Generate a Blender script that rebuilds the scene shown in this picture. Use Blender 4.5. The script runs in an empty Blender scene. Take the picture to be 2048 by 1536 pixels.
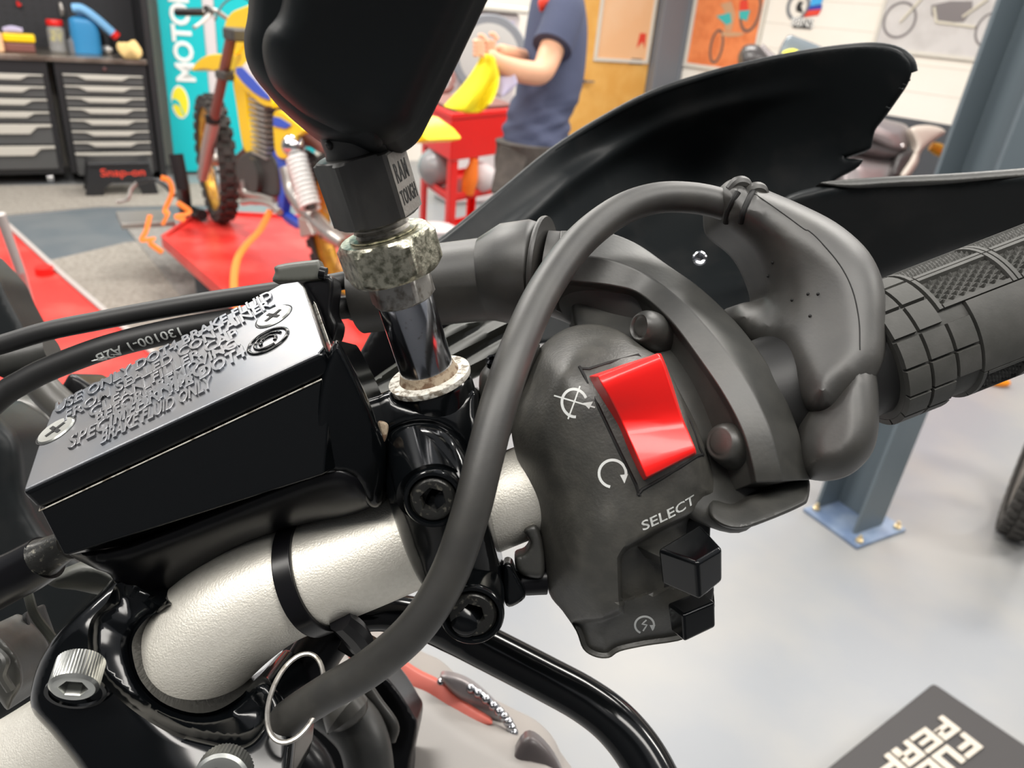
import bpy, bmesh, math, random
import numpy as np
from mathutils import Vector, Matrix, geometry
from mathutils.bvhtree import BVHTree

sc = bpy.context.scene
COL = sc.collection
# ------------------------------------------------------------------ camera
FPX, HC = 1540.0, 1.50
nz = lambda v: Vector(v).normalized()
UPC = -nz(((731-1024)/FPX, -(3858-768)/FPX, -1.0))       # world up seen from the camera
FWC = Vector((0, 0, -1)); YC = nz(FWC - UPC*FWC.dot(UPC)); XC = YC.cross(UPC)
RM = Matrix((XC, YC, UPC))                                # camera coords -> world
CAM = Vector((0, 0, HC))
cd = bpy.data.cameras.new('camera'); cam = bpy.data.objects.new('camera', cd); COL.objects.link(cam)
cam.matrix_world = Matrix.Translation(CAM) @ RM.to_4x4()
cd.sensor_width = 36.0; cd.lens = 36.0*FPX/2048; cd.clip_start = 0.01; cd.clip_end = 60
cd.dof.use_dof = True; cd.dof.focus_distance = 0.178; cd.dof.aperture_fstop = cd.lens/1.05
sc.camera = cam
# ------------------------------------------------------------------ world, light, exposure
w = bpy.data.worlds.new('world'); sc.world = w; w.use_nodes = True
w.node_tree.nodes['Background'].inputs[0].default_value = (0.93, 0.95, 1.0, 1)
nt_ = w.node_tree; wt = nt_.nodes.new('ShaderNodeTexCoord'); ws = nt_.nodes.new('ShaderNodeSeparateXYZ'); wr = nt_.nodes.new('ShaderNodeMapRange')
wr.inputs['From Min'].default_value = -.05; wr.inputs['From Max'].default_value = .55; wr.inputs['To Min'].default_value = .05; wr.inputs['To Max'].default_value = .60  # world brightens overhead, standing in for a bright ceiling that is not built
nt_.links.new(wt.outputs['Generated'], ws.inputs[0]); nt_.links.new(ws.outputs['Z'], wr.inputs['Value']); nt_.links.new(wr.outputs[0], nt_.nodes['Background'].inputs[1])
sc.view_settings.view_transform = 'Standard'; sc.view_settings.look = 'None'
sc.view_settings.gamma = 1; sc.view_settings.use_curve_mapping = False
sc.view_settings.exposure = -0.25
def area(loc, sx, sy, power, col=(1, .96, .9), to=(0, 0, -1)):
    l = bpy.data.lights.new('ceiling_light', 'AREA'); l.shape = 'RECTANGLE'; l.size = sx; l.size_y = sy
    l.energy = power; l.color = col
    o = bpy.data.objects.new('ceiling_light', l); COL.objects.link(o); o.location = loc
    o.rotation_euler = Vector(to).to_track_quat('-Z', 'Y').to_euler()
    return o
for x, y in ((-3.2, 1.6), (-1.1, 1.6), (1.2, 1.6), (3.2, 1.2), (-3.2, 4.2), (-1.1, 4.2), (1.2, 4.2), (3.2, 4.0), (-1.0, 6.6), (1.4, 6.4)):
    area((x, y, 3.1), 1.2, 0.35, 70)
area((0.7, -0.35, 3.0), 1.5, 0.35, 34)  # unseen rear pair, kept to brighten the silver bar and red switch
area((-0.9, -0.6, 3.0), 1.5, 0.35, 42)

# ------------------------------------------------------------------ coordinates
def D(px, py, d):                 # point d metres in front of the lens plane
    return CAM + RM @ Vector(((px-1024)/FPX*d, -(py-768)/FPX*d, -d))
def CV(x, y, z):                  # direction given as right / up / towards the viewer
    return RM @ Vector((x, y, z))
def ray(px, py): return RM @ Vector(((px-1024)/FPX, -(py-768)/FPX, -1.0))
def onplane(px, py, o, n):
    r = ray(px, py); return CAM + r*((o-CAM).dot(n)/r.dot(n))
def G(px, py, z=0.0): return onplane(px, py, Vector((0, 0, z)), Vector((0, 0, 1)))
ZW = Vector((0, 0, 1))

# ------------------------------------------------------------------ materials
MATS = {}
def mat(name, col, rough=.5, metal=0., bump=None, var=None, coat=0., spec=.5, trans=0., emit=0., stops=None, alpha=1.):
    m = bpy.data.materials.new(name); m.use_nodes = True; nt = m.node_tree; b = nt.nodes['Principled BSDF']
    c = tuple(col)+(1,) if len(col) == 3 else col
    b.inputs['Base Color'].default_value = c; b.inputs['Roughness'].default_value = rough
    b.inputs['Metallic'].default_value = metal; b.inputs['Coat Weight'].default_value = coat
    b.inputs['Specular IOR Level'].default_value = spec
    b.inputs['Transmission Weight'].default_value = trans; b.inputs['Alpha'].default_value = alpha
    b.inputs['Coat Roughness'].default_value = .08
    tc = nt.nodes.new('ShaderNodeTexCoord')
    if emit: b.inputs['Emission Color'].default_value = c; b.inputs['Emission Strength'].default_value = emit
    if var or stops:
        # var = (scale, second colour, low, high[, detail]) : a worn / dirty / mottled pattern
        sc_, c2, lo, hi = var[:4]
        n = nt.nodes.new('ShaderNodeTexNoise'); n.inputs['Scale'].default_value = sc_; n.inputs['Detail'].default_value = var[4] if len(var) > 4 else 4
        nt.links.new(tc.outputs['Object'], n.inputs['Vector'])
        r = nt.nodes.new('ShaderNodeValToRGB'); r.color_ramp.elements[0].position = lo; r.color_ramp.elements[1].position = hi
        r.color_ramp.elements[0].color = c; r.color_ramp.elements[1].color = tuple(c2)+(1,)
        nt.links.new(n.outputs['Fac'], r.inputs[0]); nt.links.new(r.outputs[0], b.inputs['Base Color'])
    if bump:
        n = nt.nodes.new('ShaderNodeTexNoise'); n.inputs['Scale'].default_value = bump[0]; n.inputs['Detail'].default_value = 3
        nt.links.new(tc.outputs['Object'], n.inputs['Vector'])
        bp = nt.nodes.new('ShaderNodeBump'); bp.inputs['Strength'].default_value = bump[1]; bp.inputs['Distance'].default_value = bump[2]
        nt.links.new(n.outputs['Fac'], bp.inputs['Height']); nt.links.new(bp.outputs[0], b.inputs['Normal'])
    MATS[name] = m
    return m
mat('plastic', (.028, .028, .025), .46, spec=.8, bump=(900, .25, .00012), var=(160, (.044, .043, .038), .4, .72))
mat('plastic_dusty', (.042, .041, .036), .44, spec=.8, bump=(1400, .45, .00015), var=(220, (.068, .065, .056), .4, .75))
mat('rubber', (.026, .025, .023), .48, spec=.8, bump=(1200, .2, .0001), var=(120, (.042, .040, .035), .4, .75))
mat('rubber_dark', (.012, .012, .012), .5, bump=(900, .2, .0001))
mat('grip_rubber', (.052, .052, .047), .62, bump=(1500, .3, .0001), var=(150, (.075, .073, .068), .4, .75))
mat('hand_guard', (.009, .011, .012), .45, spec=.22, bump=(260, .12, .0004), var=(45, (.022, .022, .022), .5, .8))
mat('gloss_black', (.002, .0025, .003), .14, coat=.0, spec=.4)
mat('satin_black', (.004, .004, .005), .28, spec=.3, bump=(400, .06, .0001))
mat('black', (.008, .008, .008), .5)
mat('lid_sheen', (.27, .27, .28), .30, metal=.9, bump=(700, .1, .00012), var=(60, (.22, .24, .27), .35, .7))  # black lid's reflection of the bright wall, painted in as pale metal
mat('lid_black', (.20, .21, .225), .30, metal=.85, bump=(700, .1, .00012))
mat('bar_alu', (.80, .77, .69), .50, metal=.6, bump=(2300, .7, .00016), var=(900, (.86, .83, .75), .35, .7))
mat('chrome', (.50, .51, .54), .15, metal=1., bump=(1200, .12, .00005), var=(500, (.25, .23, .2), .60, .72))
mat('zinc', (.52, .50, .40), .34, metal=.9, bump=(1500, .5, .0002), var=(700, (.17, .17, .125), .44, .66, 10))
mat('dull_steel', (.45, .43, .40), .38, metal=.8, bump=(900, .4, .0001), var=(500, (.22, .2, .17), .5, .7))
mat('oxide', (.62, .60, .54), .7, metal=.2, bump=(900, .8, .0003), var=(600, (.22, .19, .15), .5, .62, 6))
mat('bolt_black', (.035, .035, .033), .33, metal=.6, bump=(1500, .5, .00012), var=(900, (.18, .17, .14), .58, .72))
mat('bolt_steel', (.55, .56, .53), .3, metal=.9, bump=(900, .3, .0001))
mat('switch_red', (.83, .012, .010), .33, coat=.15, bump=(150, .06, .0003))
mat('print_white', (.72, .74, .72), .6)
mat('print_grey', (.16, .16, .16), .5)
mat('engrave', (.004, .004, .004), .7)
mat('ram_text', (.006, .006, .006), .5)
mat('ram_face', (.22, .205, .185), .5, bump=(900, .5, .0003))
mat('crust', (.30, .24, .17), .9, bump=(800, .8, .0003), var=(500, (.12, .07, .04), .45, .6))

# background
mat('floor_paint', (.225, .235, .25), .36, bump=(14, .06, .002), var=(2.2, (.275, .27, .26), .38, .66))
mat('floor_carpet', (.34, .31, .27), .95, bump=(160, .8, .004), var=(60, (.24, .215, .185), .4, .65, 6))
mat('floor_slate', (.11, .13, .145), .55, var=(3, (.14, .155, .165), .4, .6))
mat('rib_mat', (.20, .19, .175), .8, var=(40, (.28, .26, .24), .4, .6))
mat('wall_cream', (.90, .84, .75), .75, var=(1.5, (.92, .87, .79), .4, .6))
mat('wall_dark', (.07, .075, .085), .6)
mat('door_wood', (.80, .40, .085), .5, var=(6, (.86, .47, .12), .4, .6))
mat('trim_grey', (.19, .20, .22), .5)
mat('steel_blue', (.12, .15, .17), .45)
mat('steel_blue_light', (.12, .17, .27), .4, var=(8, (.22, .28, .38), .4, .6))
mat('cab_black', (.018, .018, .020), .4)
mat('drawer_grey', (.085, .085, .085), .4)
mat('drawer_lip', (.56, .53, .47), .45)
mat('bench_steel', (.42, .38, .33), .3, metal=.8, var=(5, (.2, .17, .14), .4, .6))
mat('peg', (.028, .028, .032), .6)
mat('teal', (.0, .52, .56), .5)
mat('white_print', (.88, .88, .85), .5)
mat('yellow_print', (.9, .8, .03), .5)
mat('bright_yellow', (1., .66, .008), .35)
mat('bike_blue', (.035, .10, .62), .35)
mat('tyre', (.050, .046, .042), .85, bump=(60, .6, .003))
mat('rim_gold', (.75, .40, .04), .35, metal=.4, var=(10, (.45, .2, .03), .4, .6))
mat('fork_brown', (.22, .085, .07), .45)
mat('fork_grey', (.45, .40, .37), .4, metal=.4)
mat('engine', (.09, .085, .08), .45, metal=.5)
mat('alloy', (.48, .45, .42), .35, metal=.7)
mat('shiny', (.8, .8, .8), .15, metal=1.)
mat('lift_red', (.74, .035, .028), .35, var=(4, (.85, .10, .08), .45, .7))
mat('lift_edge', (.42, .38, .36), .5)
mat('strap', (.92, .20, .01), .6)
mat('cart_red', (.78, .016, .012), .35)
mat('shirt', (.052, .062, .115), .85, bump=(60, .3, .004))
mat('skin', (.78, .42, .26), .55)
mat('trousers', (.060, .050, .044), .85, var=(25, (.085, .072, .062), .4, .65))
mat('hair', (.05, .03, .02), .7)
mat('cloth_yellow', (.85, .70, .01), .8)
mat('cloth_peach', (.86, .60, .25), .85)
mat('jug_blue', (.04, .27, .55), .4)
mat('hose_blue', (.22, .50, .82), .45)
mat('lav_paper', (.50, .45, .62), .7)
mat('clear', (.75, .75, .75), .1, alpha=.35)
mat('grey_disc', (.44, .43, .41), .45)
mat('machine_grey', (.68, .62, .62), .55)
mat('poster_peach', (.90, .52, .27), .5, var=(1.2, (.93, .60, .36), .4, .6))
mat('poster_orange', (.88, .27, .09), .5, var=(7, (.75, .20, .06), .45, .62))
mat('poster_grey', (.58, .55, .53), .5, var=(5, (.66, .63, .61), .4, .6))
mat('frame_white', (.72, .68, .60), .5)
mat('poster_dark', (.16, .11, .09), .6)
mat('poster_tan', (.62, .36, .20), .6)
mat('poster_teal', (.05, .50, .48), .6)
mat('poster_red', (.80, .06, .03), .6)
mat('poster_pale', (.72, .67, .55), .6)
mat('ink_dark', (.02, .02, .02), .6)
mat('sky_blue', (.05, .42, .85), .5)
mat('deep_blue', (.03, .05, .40), .5)
mat('fairing_grey', (.30, .27, .27), .25, metal=.4)
mat('fairing_pale', (.60, .53, .46), .3)
mat('fairing_dark', (.05, .045, .045), .3)
mat('gold', (.75, .38, .03), .35, metal=.6)
mat('glass_tint', (.18, .22, .25), .1, alpha=.75)
mat('bag_black', (.045, .042, .042), .75, bump=(300, .5, .001))
mat('letter_cream', (.52, .47, .40), .7)
mat('pink_panel', (.60, .16, .17), .5)
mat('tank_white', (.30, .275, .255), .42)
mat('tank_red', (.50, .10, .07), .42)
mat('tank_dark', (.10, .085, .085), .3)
mat('grey_pipe', (.07, .067, .06), .35)
mat('olive_grey', (.075, .078, .066), .45)
mat('brass', (.75, .60, .35), .35, metal=.7)
mat('lens_orange', (.95, .30, .01), .3)
mat('helmet_grey', (.30, .31, .32), .25)
mat('blue_glove', (.15, .25, .6), .6)

# ------------------------------------------------------------------ geometry kit
class Fr:
    def __init__(s, o, x, y, z=None):
        s.o = Vector(o); s.x = nz(x); y = Vector(y); s.y = nz(y - s.x*y.dot(s.x)); s.z = s.x.cross(s.y) if z is None else nz(z)
    def p(s, a, b, c=0): return s.o + s.x*a + s.y*b + s.z*c
    def at(s, a, b, c=0): f = Fr(s.p(a, b, c), s.x, s.y); f.z = s.z; return f
    def rot(s, deg):      # turn in the x-y plane
        t = math.radians(deg); return Fr(s.o, s.x*math.cos(t)+s.y*math.sin(t), s.y*math.cos(t)-s.x*math.sin(t))
WF = Fr((0, 0, 0), (1, 0, 0), (0, 1, 0))
def axframe(o, z, hint=(0, 0, 1)):     # frame whose z is the given axis
    z = nz(z); h = Vector(hint)
    if abs(z.dot(nz(h))) > .98: h = Vector((1, 0, 0))
    x = nz(h.cross(z)); return Fr(o, x, z.cross(x))
def cat(pts, n=6, closed=False):       # Catmull-Rom through vectors (any dimension, as tuples or Vectors)
    P = [np.array(p, float) for p in pts]; m = len(P); out = []
    rng = range(m if closed else m-1)
    for i in rng:
        if closed: a, b, c, d = P[(i-1) % m], P[i], P[(i+1) % m], P[(i+2) % m]
        else: a, b, c, d = P[max(i-1, 0)], P[i], P[i+1], P[min(i+2, m-1)]
        if not closed and i == 0: a = 2*b-c
        if not closed and i == m-2: d = 2*c-b
        for k in range(n):
            t = k/n
            out.append(.5*((2*b)+(c-a)*t+(2*a-5*b+4*c-d)*t*t+(3*b-a-3*c+d)*t**3))
    if not closed: out.append(P[-1])
    return out
class Geo:
    def __init__(s): s.v = []; s.f = []
    def add(s, vs, fs):
        k = len(s.v); s.v += [Vector(v) for v in vs]; s.f += [tuple(i+k for i in f) for f in fs]; return s
    def box(s, fr, x0, x1, y0, y1, z0, z1):
        return s.add([fr.p(x, y, z) for z in (z0, z1) for y in (y0, y1) for x in (x0, x1)],
                     [(0, 2, 3, 1), (4, 5, 7, 6), (0, 1, 5, 4), (2, 6, 7, 3), (0, 4, 6, 2), (1, 3, 7, 5)])
    def prism(s, fr, poly, z0, z1):     # poly in the frame's x-y plane
        n = len(poly)
        vs = [fr.p(a, b, z0) for a, b in poly]+[fr.p(a, b, z1) for a, b in poly]
        return s.add(vs, [tuple(range(n))[::-1], tuple(range(n, 2*n))]+[(i, (i+1) % n, n+(i+1) % n, n+i) for i in range(n)])
    def tops(s, top, off):              # polygon of world points pushed along a vector
        n = len(top); off = Vector(off)
        return s.add(list(top)+[Vector(p)+off for p in top], [tuple(range(n)), tuple(range(n, 2*n))[::-1]]+[(i, n+i, n+(i+1) % n, (i+1) % n) for i in range(n)])
    def lathe(s, fr, prof, n=32, cap=True):   # prof: (radius, height along z)
        m = len(prof); vs = []
        for r, h in prof:
            for k in range(n):
                t = 2*math.pi*k/n; vs.append(fr.p(r*math.cos(t), r*math.sin(t), h))
        fs = [(i*n+k, i*n+(k+1) % n, (i+1)*n+(k+1) % n, (i+1)*n+k) for i in range(m-1) for k in range(n)]
        if cap: fs += [tuple(range(n))[::-1], tuple(range((m-1)*n, m*n))]
        return s.add(vs, fs)
    def cyl(s, a, b, r, n=20, r2=None):
        a = Vector(a); b = Vector(b); return s.lathe(axframe(a, b-a), [(r, 0), (r if r2 is None else r2, (b-a).length)], n)
    def ball(s, c, r, n=14, sc3=(1, 1, 1), fr=None):
        fr = fr or WF; f = Fr(c, fr.x, fr.y); f.z = fr.z; vs = [f.p(0, 0, r*sc3[2])]; 
        for i in range(1, n):
            a = math.pi*i/n
            for k in range(2*n):
                t = math.pi*k/n; vs.append(f.p(r*sc3[0]*math.sin(a)*math.cos(t), r*sc3[1]*math.sin(a)*math.sin(t), r*sc3[2]*math.cos(a)))
        vs.append(f.p(0, 0, -r*sc3[2])); N = 2*n; L = len(vs)-1
        fs = [(0, 1+k, 1+(k+1) % N) for k in range(N)]+[(L, L-N+(k+1) % N, L-N+k) for k in range(N)]
        fs += [(1+i*N+k, 1+(i+1)*N+k, 1+(i+1)*N+(k+1) % N, 1+i*N+(k+1) % N) for i in range(n-2) for k in range(N)]
        return s.add(vs, fs)
    def tube(s, pts, r, n=14, smooth=6, closed=False, flat=1.0, hint=None):   # pts world, r scalar/list
        rs = r if isinstance(r, (list, tuple)) else [r]*len(pts)
        Q = [tuple(Vector(p))+(q,) for p, q in zip(pts, rs)]
        Q = cat(Q, smooth, closed) if smooth > 1 and len(Q) > 2 else [np.array(q, float) for q in Q]
        P = [Vector(q[:3]) for q in Q]; R = [q[3] for q in Q]; m = len(P); vs = []
        T = [nz((P[(i+1) % m] if closed or i < m-1 else P[i])-(P[i-1] if closed or i > 0 else P[i])) for i in range(m)]
        h = Vector(hint) if hint else (Vector((0, 0, 1)) if abs(T[0].z) < .9 else Vector((1, 0, 0)))
        x = nz(h-T[0]*h.dot(T[0]))
        for i in range(m):
            x = nz(x-T[i]*x.dot(T[i])); y = T[i].cross(x)
            for k in range(n):
                t = 2*math.pi*k/n; vs.append(P[i]+(x*math.cos(t)*flat+y*math.sin(t))*R[i])
        mm = m if closed else m-1
        fs = [(i*n+k, i*n+(k+1) % n, ((i+1) % m)*n+(k+1) % n, ((i+1) % m)*n+k) for i in range(mm) for k in range(n)]
        if not closed: fs += [tuple(range(n))[::-1], tuple(range((m-1)*n, m*n))]
        return s.add(vs, fs)
    def skin(s, rings, su=4, sv=4, closed=True, cap=True):     # rings of world points, smoothed both ways
        R = [[tuple(q) for q in r] for r in rings]
        if su > 1: R = [cat(r, su, closed) for r in R]
        n = len(R[0]); 
        if sv > 1:
            cols = [cat([r[k] for r in R], sv) for k in range(n)]; R = [[c[i] for c in cols] for i in range(len(cols[0]))]
        m = len(R); vs = [Vector(q) for r in R for q in r]
        kk = n if closed else n-1
        fs = [(i*n+k, i*n+(k+1) % n, (i+1)*n+(k+1) % n, (i+1)*n+k) for i in range(m-1) for k in range(kk)]
        if cap and closed: fs += [tuple(range(n))[::-1], tuple(range((m-1)*n, m*n))]
        return s.add(vs, fs)
    def text(s, t, fr, size, ext=.0005, align='CENTER', bev=0., sx=1., space=1.):
        c = bpy.data.curves.new('t', 'FONT'); c.body = t; c.size = 1; c.extrude = ext/size; c.align_x = align; c.align_y = 'CENTER'
        c.bevel_depth = bev/size; c.resolution_u = 3; c.space_character = space; c.offset = 0.012
        o = bpy.data.objects.new('t', c); COL.objects.link(o); dg = bpy.context.evaluated_depsgraph_get(); dg.update()
        me = bpy.data.meshes.new_from_object(o.evaluated_get(dg)); 
        s.add([fr.p(v.co.x*size*sx, v.co.y*size, v.co.z*size) for v in me.vertices], [tuple(p.vertices) for p in me.polygons])
        bpy.data.objects.remove(o); bpy.data.curves.remove(c); bpy.data.meshes.remove(me); return s
    def fine(s, L):
        me = bpy.data.meshes.new('x'); me.from_pydata(s.v, [], s.f); bm = bmesh.new(); bm.from_mesh(me)
        bmesh.ops.triangulate(bm, faces=bm.faces)
        for _ in range(4):
            es = [e for e in bm.edges if e.calc_length() > L]
            if not es: break
            bmesh.ops.subdivide_edges(bm, edges=es, cuts=1); bmesh.ops.triangulate(bm, faces=bm.faces)
        bm.verts.ensure_lookup_table(); bm.verts.index_update()
        s.v = [v.co.copy() for v in bm.verts]; s.f = [tuple(v.index for v in f.verts) for f in bm.faces]
        bm.free(); bpy.data.meshes.remove(me); return s
    def drape(s, bvh, dirn, off, thick=True):    # lay flat marks on a surface along a direction
        dirn = nz(dirn)
        for i, v in enumerate(s.v):
            h = bvh.ray_cast(v-dirn*.06, dirn, .2)
            if h[0] is not None: s.v[i] = h[0]-dirn*off
        return s
    def bvh(s): return BVHTree.FromPolygons([tuple(v) for v in s.v], s.f)
    def obj(s, name, m, parent=None, ang=32, bevel=0, seg=2, sub=0, label=None, cat_=None, group=None, kind=None, fix=True, solid=0):
        if parent is not None: base = parent['_o'] if '_o' in parent else parent.matrix_world.translation; base = Vector(base)
        else:
            base = Vector((sum(v.x for v in s.v), sum(v.y for v in s.v), 0))/max(1, len(s.v)); base.z = min(v.z for v in s.v)
        me = bpy.data.meshes.new(name); me.from_pydata([v-base for v in s.v], [], s.f)
        bm = bmesh.new(); bm.from_mesh(me)
        if fix: bmesh.ops.recalc_face_normals(bm, faces=bm.faces)
        for f in bm.faces: f.smooth = True
        if not bevel:
            for e in bm.edges:
                if len(e.link_faces) == 2 and e.calc_face_angle(0) > math.radians(ang): e.smooth = False
        bm.to_mesh(me); bm.free(); me.materials.append(MATS[m])
        o = bpy.data.objects.new(name, me); COL.objects.link(o)
        if parent is not None: o.parent = parent
        else: o.location = base
        o['_o'] = tuple(base)
        if solid:
            md = o.modifiers.new('s', 'SOLIDIFY'); md.thickness = solid; md.offset = 0
        if bevel:
            md = o.modifiers.new('b', 'BEVEL'); md.width = bevel; md.segments = seg; md.limit_method = 'ANGLE'; md.angle_limit = math.radians(ang); md.harden_normals = True
        if sub:
            md = o.modifiers.new('u', 'SUBSURF'); md.levels = sub; md.render_levels = sub
        if label: o['label'] = label
        if cat_: o['category'] = cat_
        if group: o['group'] = group
        if kind: o['kind'] = kind
        return o
def thing(name, label, cat_, loc, group=None):
    o = bpy.data.objects.new(name, None); COL.objects.link(o); o.location = Vector(loc); o['_o'] = tuple(Vector(loc))
    o.empty_display_size = .05; o['label'] = label; o['category'] = cat_
    if group: o['group'] = group
    return o

# depth field through control points: thin-plate in 1/d
def field(ctrl):
    C = np.array([(c[0]/1000, c[1]/1000) for c in ctrl]); v = np.array([1/c[2] for c in ctrl]); n = len(C)
    if n == 1: return lambda x, y: ctrl[0][2]+0*np.asarray(x, float)
    def U(r): return np.where(r > 1e-9, r*r*np.log(r+1e-12), 0)
    if n == 3:
        A = np.c_[np.ones(3), C]; k = np.linalg.solve(A, v); return lambda x, y: 1/(k[0]+k[1]*np.asarray(x)/1000+k[2]*np.asarray(y)/1000)
    K = U(np.linalg.norm(C[:, None]-C[None], axis=2))+np.eye(n)*1e-4; Pm = np.c_[np.ones(n), C]
    A = np.block([[K, Pm], [Pm.T, np.zeros((3, 3))]]); s = np.linalg.solve(A+np.eye(n+3)*1e-9, np.r_[v, 0, 0, 0])
    def fn(x, y):
        x = np.asarray(x, float)/1000; y = np.asarray(y, float)/1000
        r = np.sqrt((x[..., None]-C[:, 0])**2+(y[..., None]-C[:, 1])**2)
        return 1/((U(r)*s[:n]).sum(-1)+s[n]+s[n+1]*x+s[n+2]*y)
    return fn
def polydist(P, O):
    A = O; B = np.roll(O, -1, 0); d = B-A; L = (d*d).sum(1)+1e-9
    t = np.clip(((P[:, None]-A)*d).sum(2)/L, 0, 1); q = A+t[..., None]*d
    return np.sqrt(((P[:, None]-q)**2).sum(2)).min(1)
def opendist_(P, L):
    A = L[:-1]; B = L[1:]; d = B-A; t = np.clip(((P[:, None]-A)*d).sum(2)/((d*d).sum(1)+1e-9), 0, 1); q = A+t[..., None]*d
    return np.sqrt(((P[:, None]-q)**2).sum(2)).min(1)
def inside(P, O):
    x, y = P[:, 0], P[:, 1]; r = np.zeros(len(P), bool)
    for i in range(len(O)):
        x1, y1 = O[i]; x2, y2 = O[(i+1) % len(O)]
        c = ((y1 > y) != (y2 > y)) & (x < (x2-x1)*(y-y1)/((y2-y1) or 1e-9)+x1); r ^= c
    return r
def solid(outline, ctrl, h=.004, w=40, back=.01, step=9, smooth=4, relief=None, power=2.0, backh=None, lines=()):
    """A body with a traced silhouette: its own distance field, rounded rim (h metres over w pixels), real thickness.
    relief(x, y) adds metres towards the viewer."""
    O = np.array(cat(outline, smooth, True)) if smooth > 1 else np.array(outline, float)
    # even out
    seg = np.linalg.norm(np.roll(O, -1, 0)-O, axis=1); out = []
    for i in range(len(O)):
        k = max(1, int(round(seg[i]/step)))
        for j in range(k): out.append(O[i]+(O[(i+1) % len(O)]-O[i])*j/k)
    O = np.array(out); n = len(O)
    x0, y0 = O.min(0); x1, y1 = O.max(0)
    tang = np.roll(O, -1, 0)-np.roll(O, 1, 0); N = np.c_[-tang[:, 1], tang[:, 0]]; N /= np.linalg.norm(N, axis=1)[:, None]+1e-9
    area2 = (O[:, 0]*np.roll(O[:, 1], -1)-np.roll(O[:, 0], -1)*O[:, 1]).sum()
    if area2 < 0: N = -N
    I = []
    for fr_ in (.04, .15, .33, .6):
        q = O+N*w*fr_; I.append(q[np.abs(polydist(q, O)-w*fr_) < w*fr_*.15+.3])
    I = np.concatenate(I)
    gx, gy = np.meshgrid(np.arange(x0+step/2, x1, step), np.arange(y0+step/2, y1, step)); gy[:, ::2] += step*.5
    g = np.c_[gx.ravel(), gy.ravel()]; g = g[inside(g, O)]; dd = polydist(g, O); g = g[dd > min(w*.75, 1e9) if w > step else dd > step*.6]
    I = I[inside(I, O)]
    for ln, offs in lines:            # keep relief edges crisp: rows of points along them
        Ln = np.array(ln, float); q = []
        for i in range(len(Ln)-1):
            k = max(1, int(np.linalg.norm(Ln[i+1]-Ln[i])/step*1.3)); dd_ = (Ln[i+1]-Ln[i]); nn = np.array([-dd_[1], dd_[0]])/(np.linalg.norm(dd_)+1e-9)
            for j in range(k):
                for o_ in offs: q.append(Ln[i]+dd_*j/k+nn*o_)
        q = np.array(q); q = q[inside(q, O)]; q = q[polydist(q, O) > 2]
        if len(q):
            mo = max(abs(o_) for o_ in offs)+step*.45
            g = g[opendist_(g, Ln) > mo]; I = I[opendist_(I, Ln) > mo]; I = np.concatenate([I, q])
    I = np.concatenate([I, g])
    V = [Vector(p) for p in O]+[Vector(p) for p in I]
    vs, _, fs, _, _, _ = geometry.delaunay_2d_cdt(V, [(i, (i+1) % n) for i in range(n)], [], 1, .05)
    Q = np.array([tuple(v) for v in vs]); dist = polydist(Q, O); isb = dist < .2
    F = field(ctrl); t = np.clip(dist/w, 0, 1)
    rise = h*(1-(1-t)**power)**(1/power)
    if relief is not None: rise = rise+relief(Q[:, 0], Q[:, 1])*np.clip(dist/6, 0, 1)
    dep = F(Q[:, 0], Q[:, 1])
    g = Geo(); fv = []; bv = []
    zd = CV(0, 0, 1); bh = h if backh is None else backh
    for q, d, r_, tt in zip(Q, dep, rise, t):
        base = D(q[0], q[1], d)
        # keep the silhouette: the rise goes along the ray of the rim only where it is interior
        fv.append(base+zd*r_ if r_ == 0 else D(q[0], q[1], d-r_)); bv.append(base-zd*(back+bh*(1-(1-tt)**2)**.5))
    m = len(Q); faces = [tuple(f) for f in fs if len(f) > 2]
    from collections import Counter
    ec = Counter(); od = {}
    for f in faces:
        for i in range(len(f)):
            a, b = f[i], f[(i+1) % len(f)]; ec[(min(a, b), max(a, b))] += 1; od[(min(a, b), max(a, b))] = (a, b)
    sides = [(od[k][1], od[k][0], od[k][0]+m, od[k][1]+m) for k, c in ec.items() if c == 1]
    g.add(fv+bv, faces+[tuple(i+m for i in f)[::-1] for f in faces]+sides)
    return g
# ================================================================== ROOM
DA = nz((math.sin(math.radians(58)), math.cos(math.radians(58)), 0)); NA = nz((DA.y, -DA.x, 0))     # left wall, NA into the room
DB = nz((math.sin(math.radians(134)), math.cos(math.radians(134)), 0)); NB = nz((DB.y, -DB.x, 0))
if NB.dot(-G(1700, 800)) < 0: NB = -NB
CF = G(322, 364)                                  # right front foot corner of the drawer cabinets
OA = CF-NA*.62
def PA(px, py, off=0): return onplane(px, py, OA+NA*off, NA)
r_ = ray(1352, 60); r_.z = 0
tt_ = (OA-CAM).dot(NA)/r_.dot(NA); CORNER = CAM+r_*tt_; CORNER.z = 0
def PB(px, py, off=0): return onplane(px, py, CORNER+NB*off, NB)
FA = Fr(CORNER, DA, ZW); FA.z = NA                # x along wall, y up, z into the room
FB = Fr(CORNER, DB, ZW); FB.z = NB
def loc(fr, p): d = Vector(p)-fr.o; return (d.dot(fr.x), d.dot(fr.y), d.dot(fr.z))
g = Geo(); g.add([Vector(v) for v in ((-9, -4, 0), (9, -4, 0), (9, 14, 0), (-9, 14, 0))], [(0, 1, 2, 3)]); g.obj('floor', 'floor_paint', kind='structure')
Geo().box(WF, -7, 7, -1.9, -1.75, 0, 3.6).obj('wall_back_unseen', 'wall_dark', kind='structure')  # unseen wall added behind the camera, dark to calm reflections in black parts
Geo().box(FA, -9, 0, .0, 3.6, -.15, 0).obj('wall_left', 'wall_cream', kind='structure')
zd_ = loc(FB, PB(1355, 163))[1]; zd2 = loc(FB, PB(1910, 243))[1]
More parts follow.
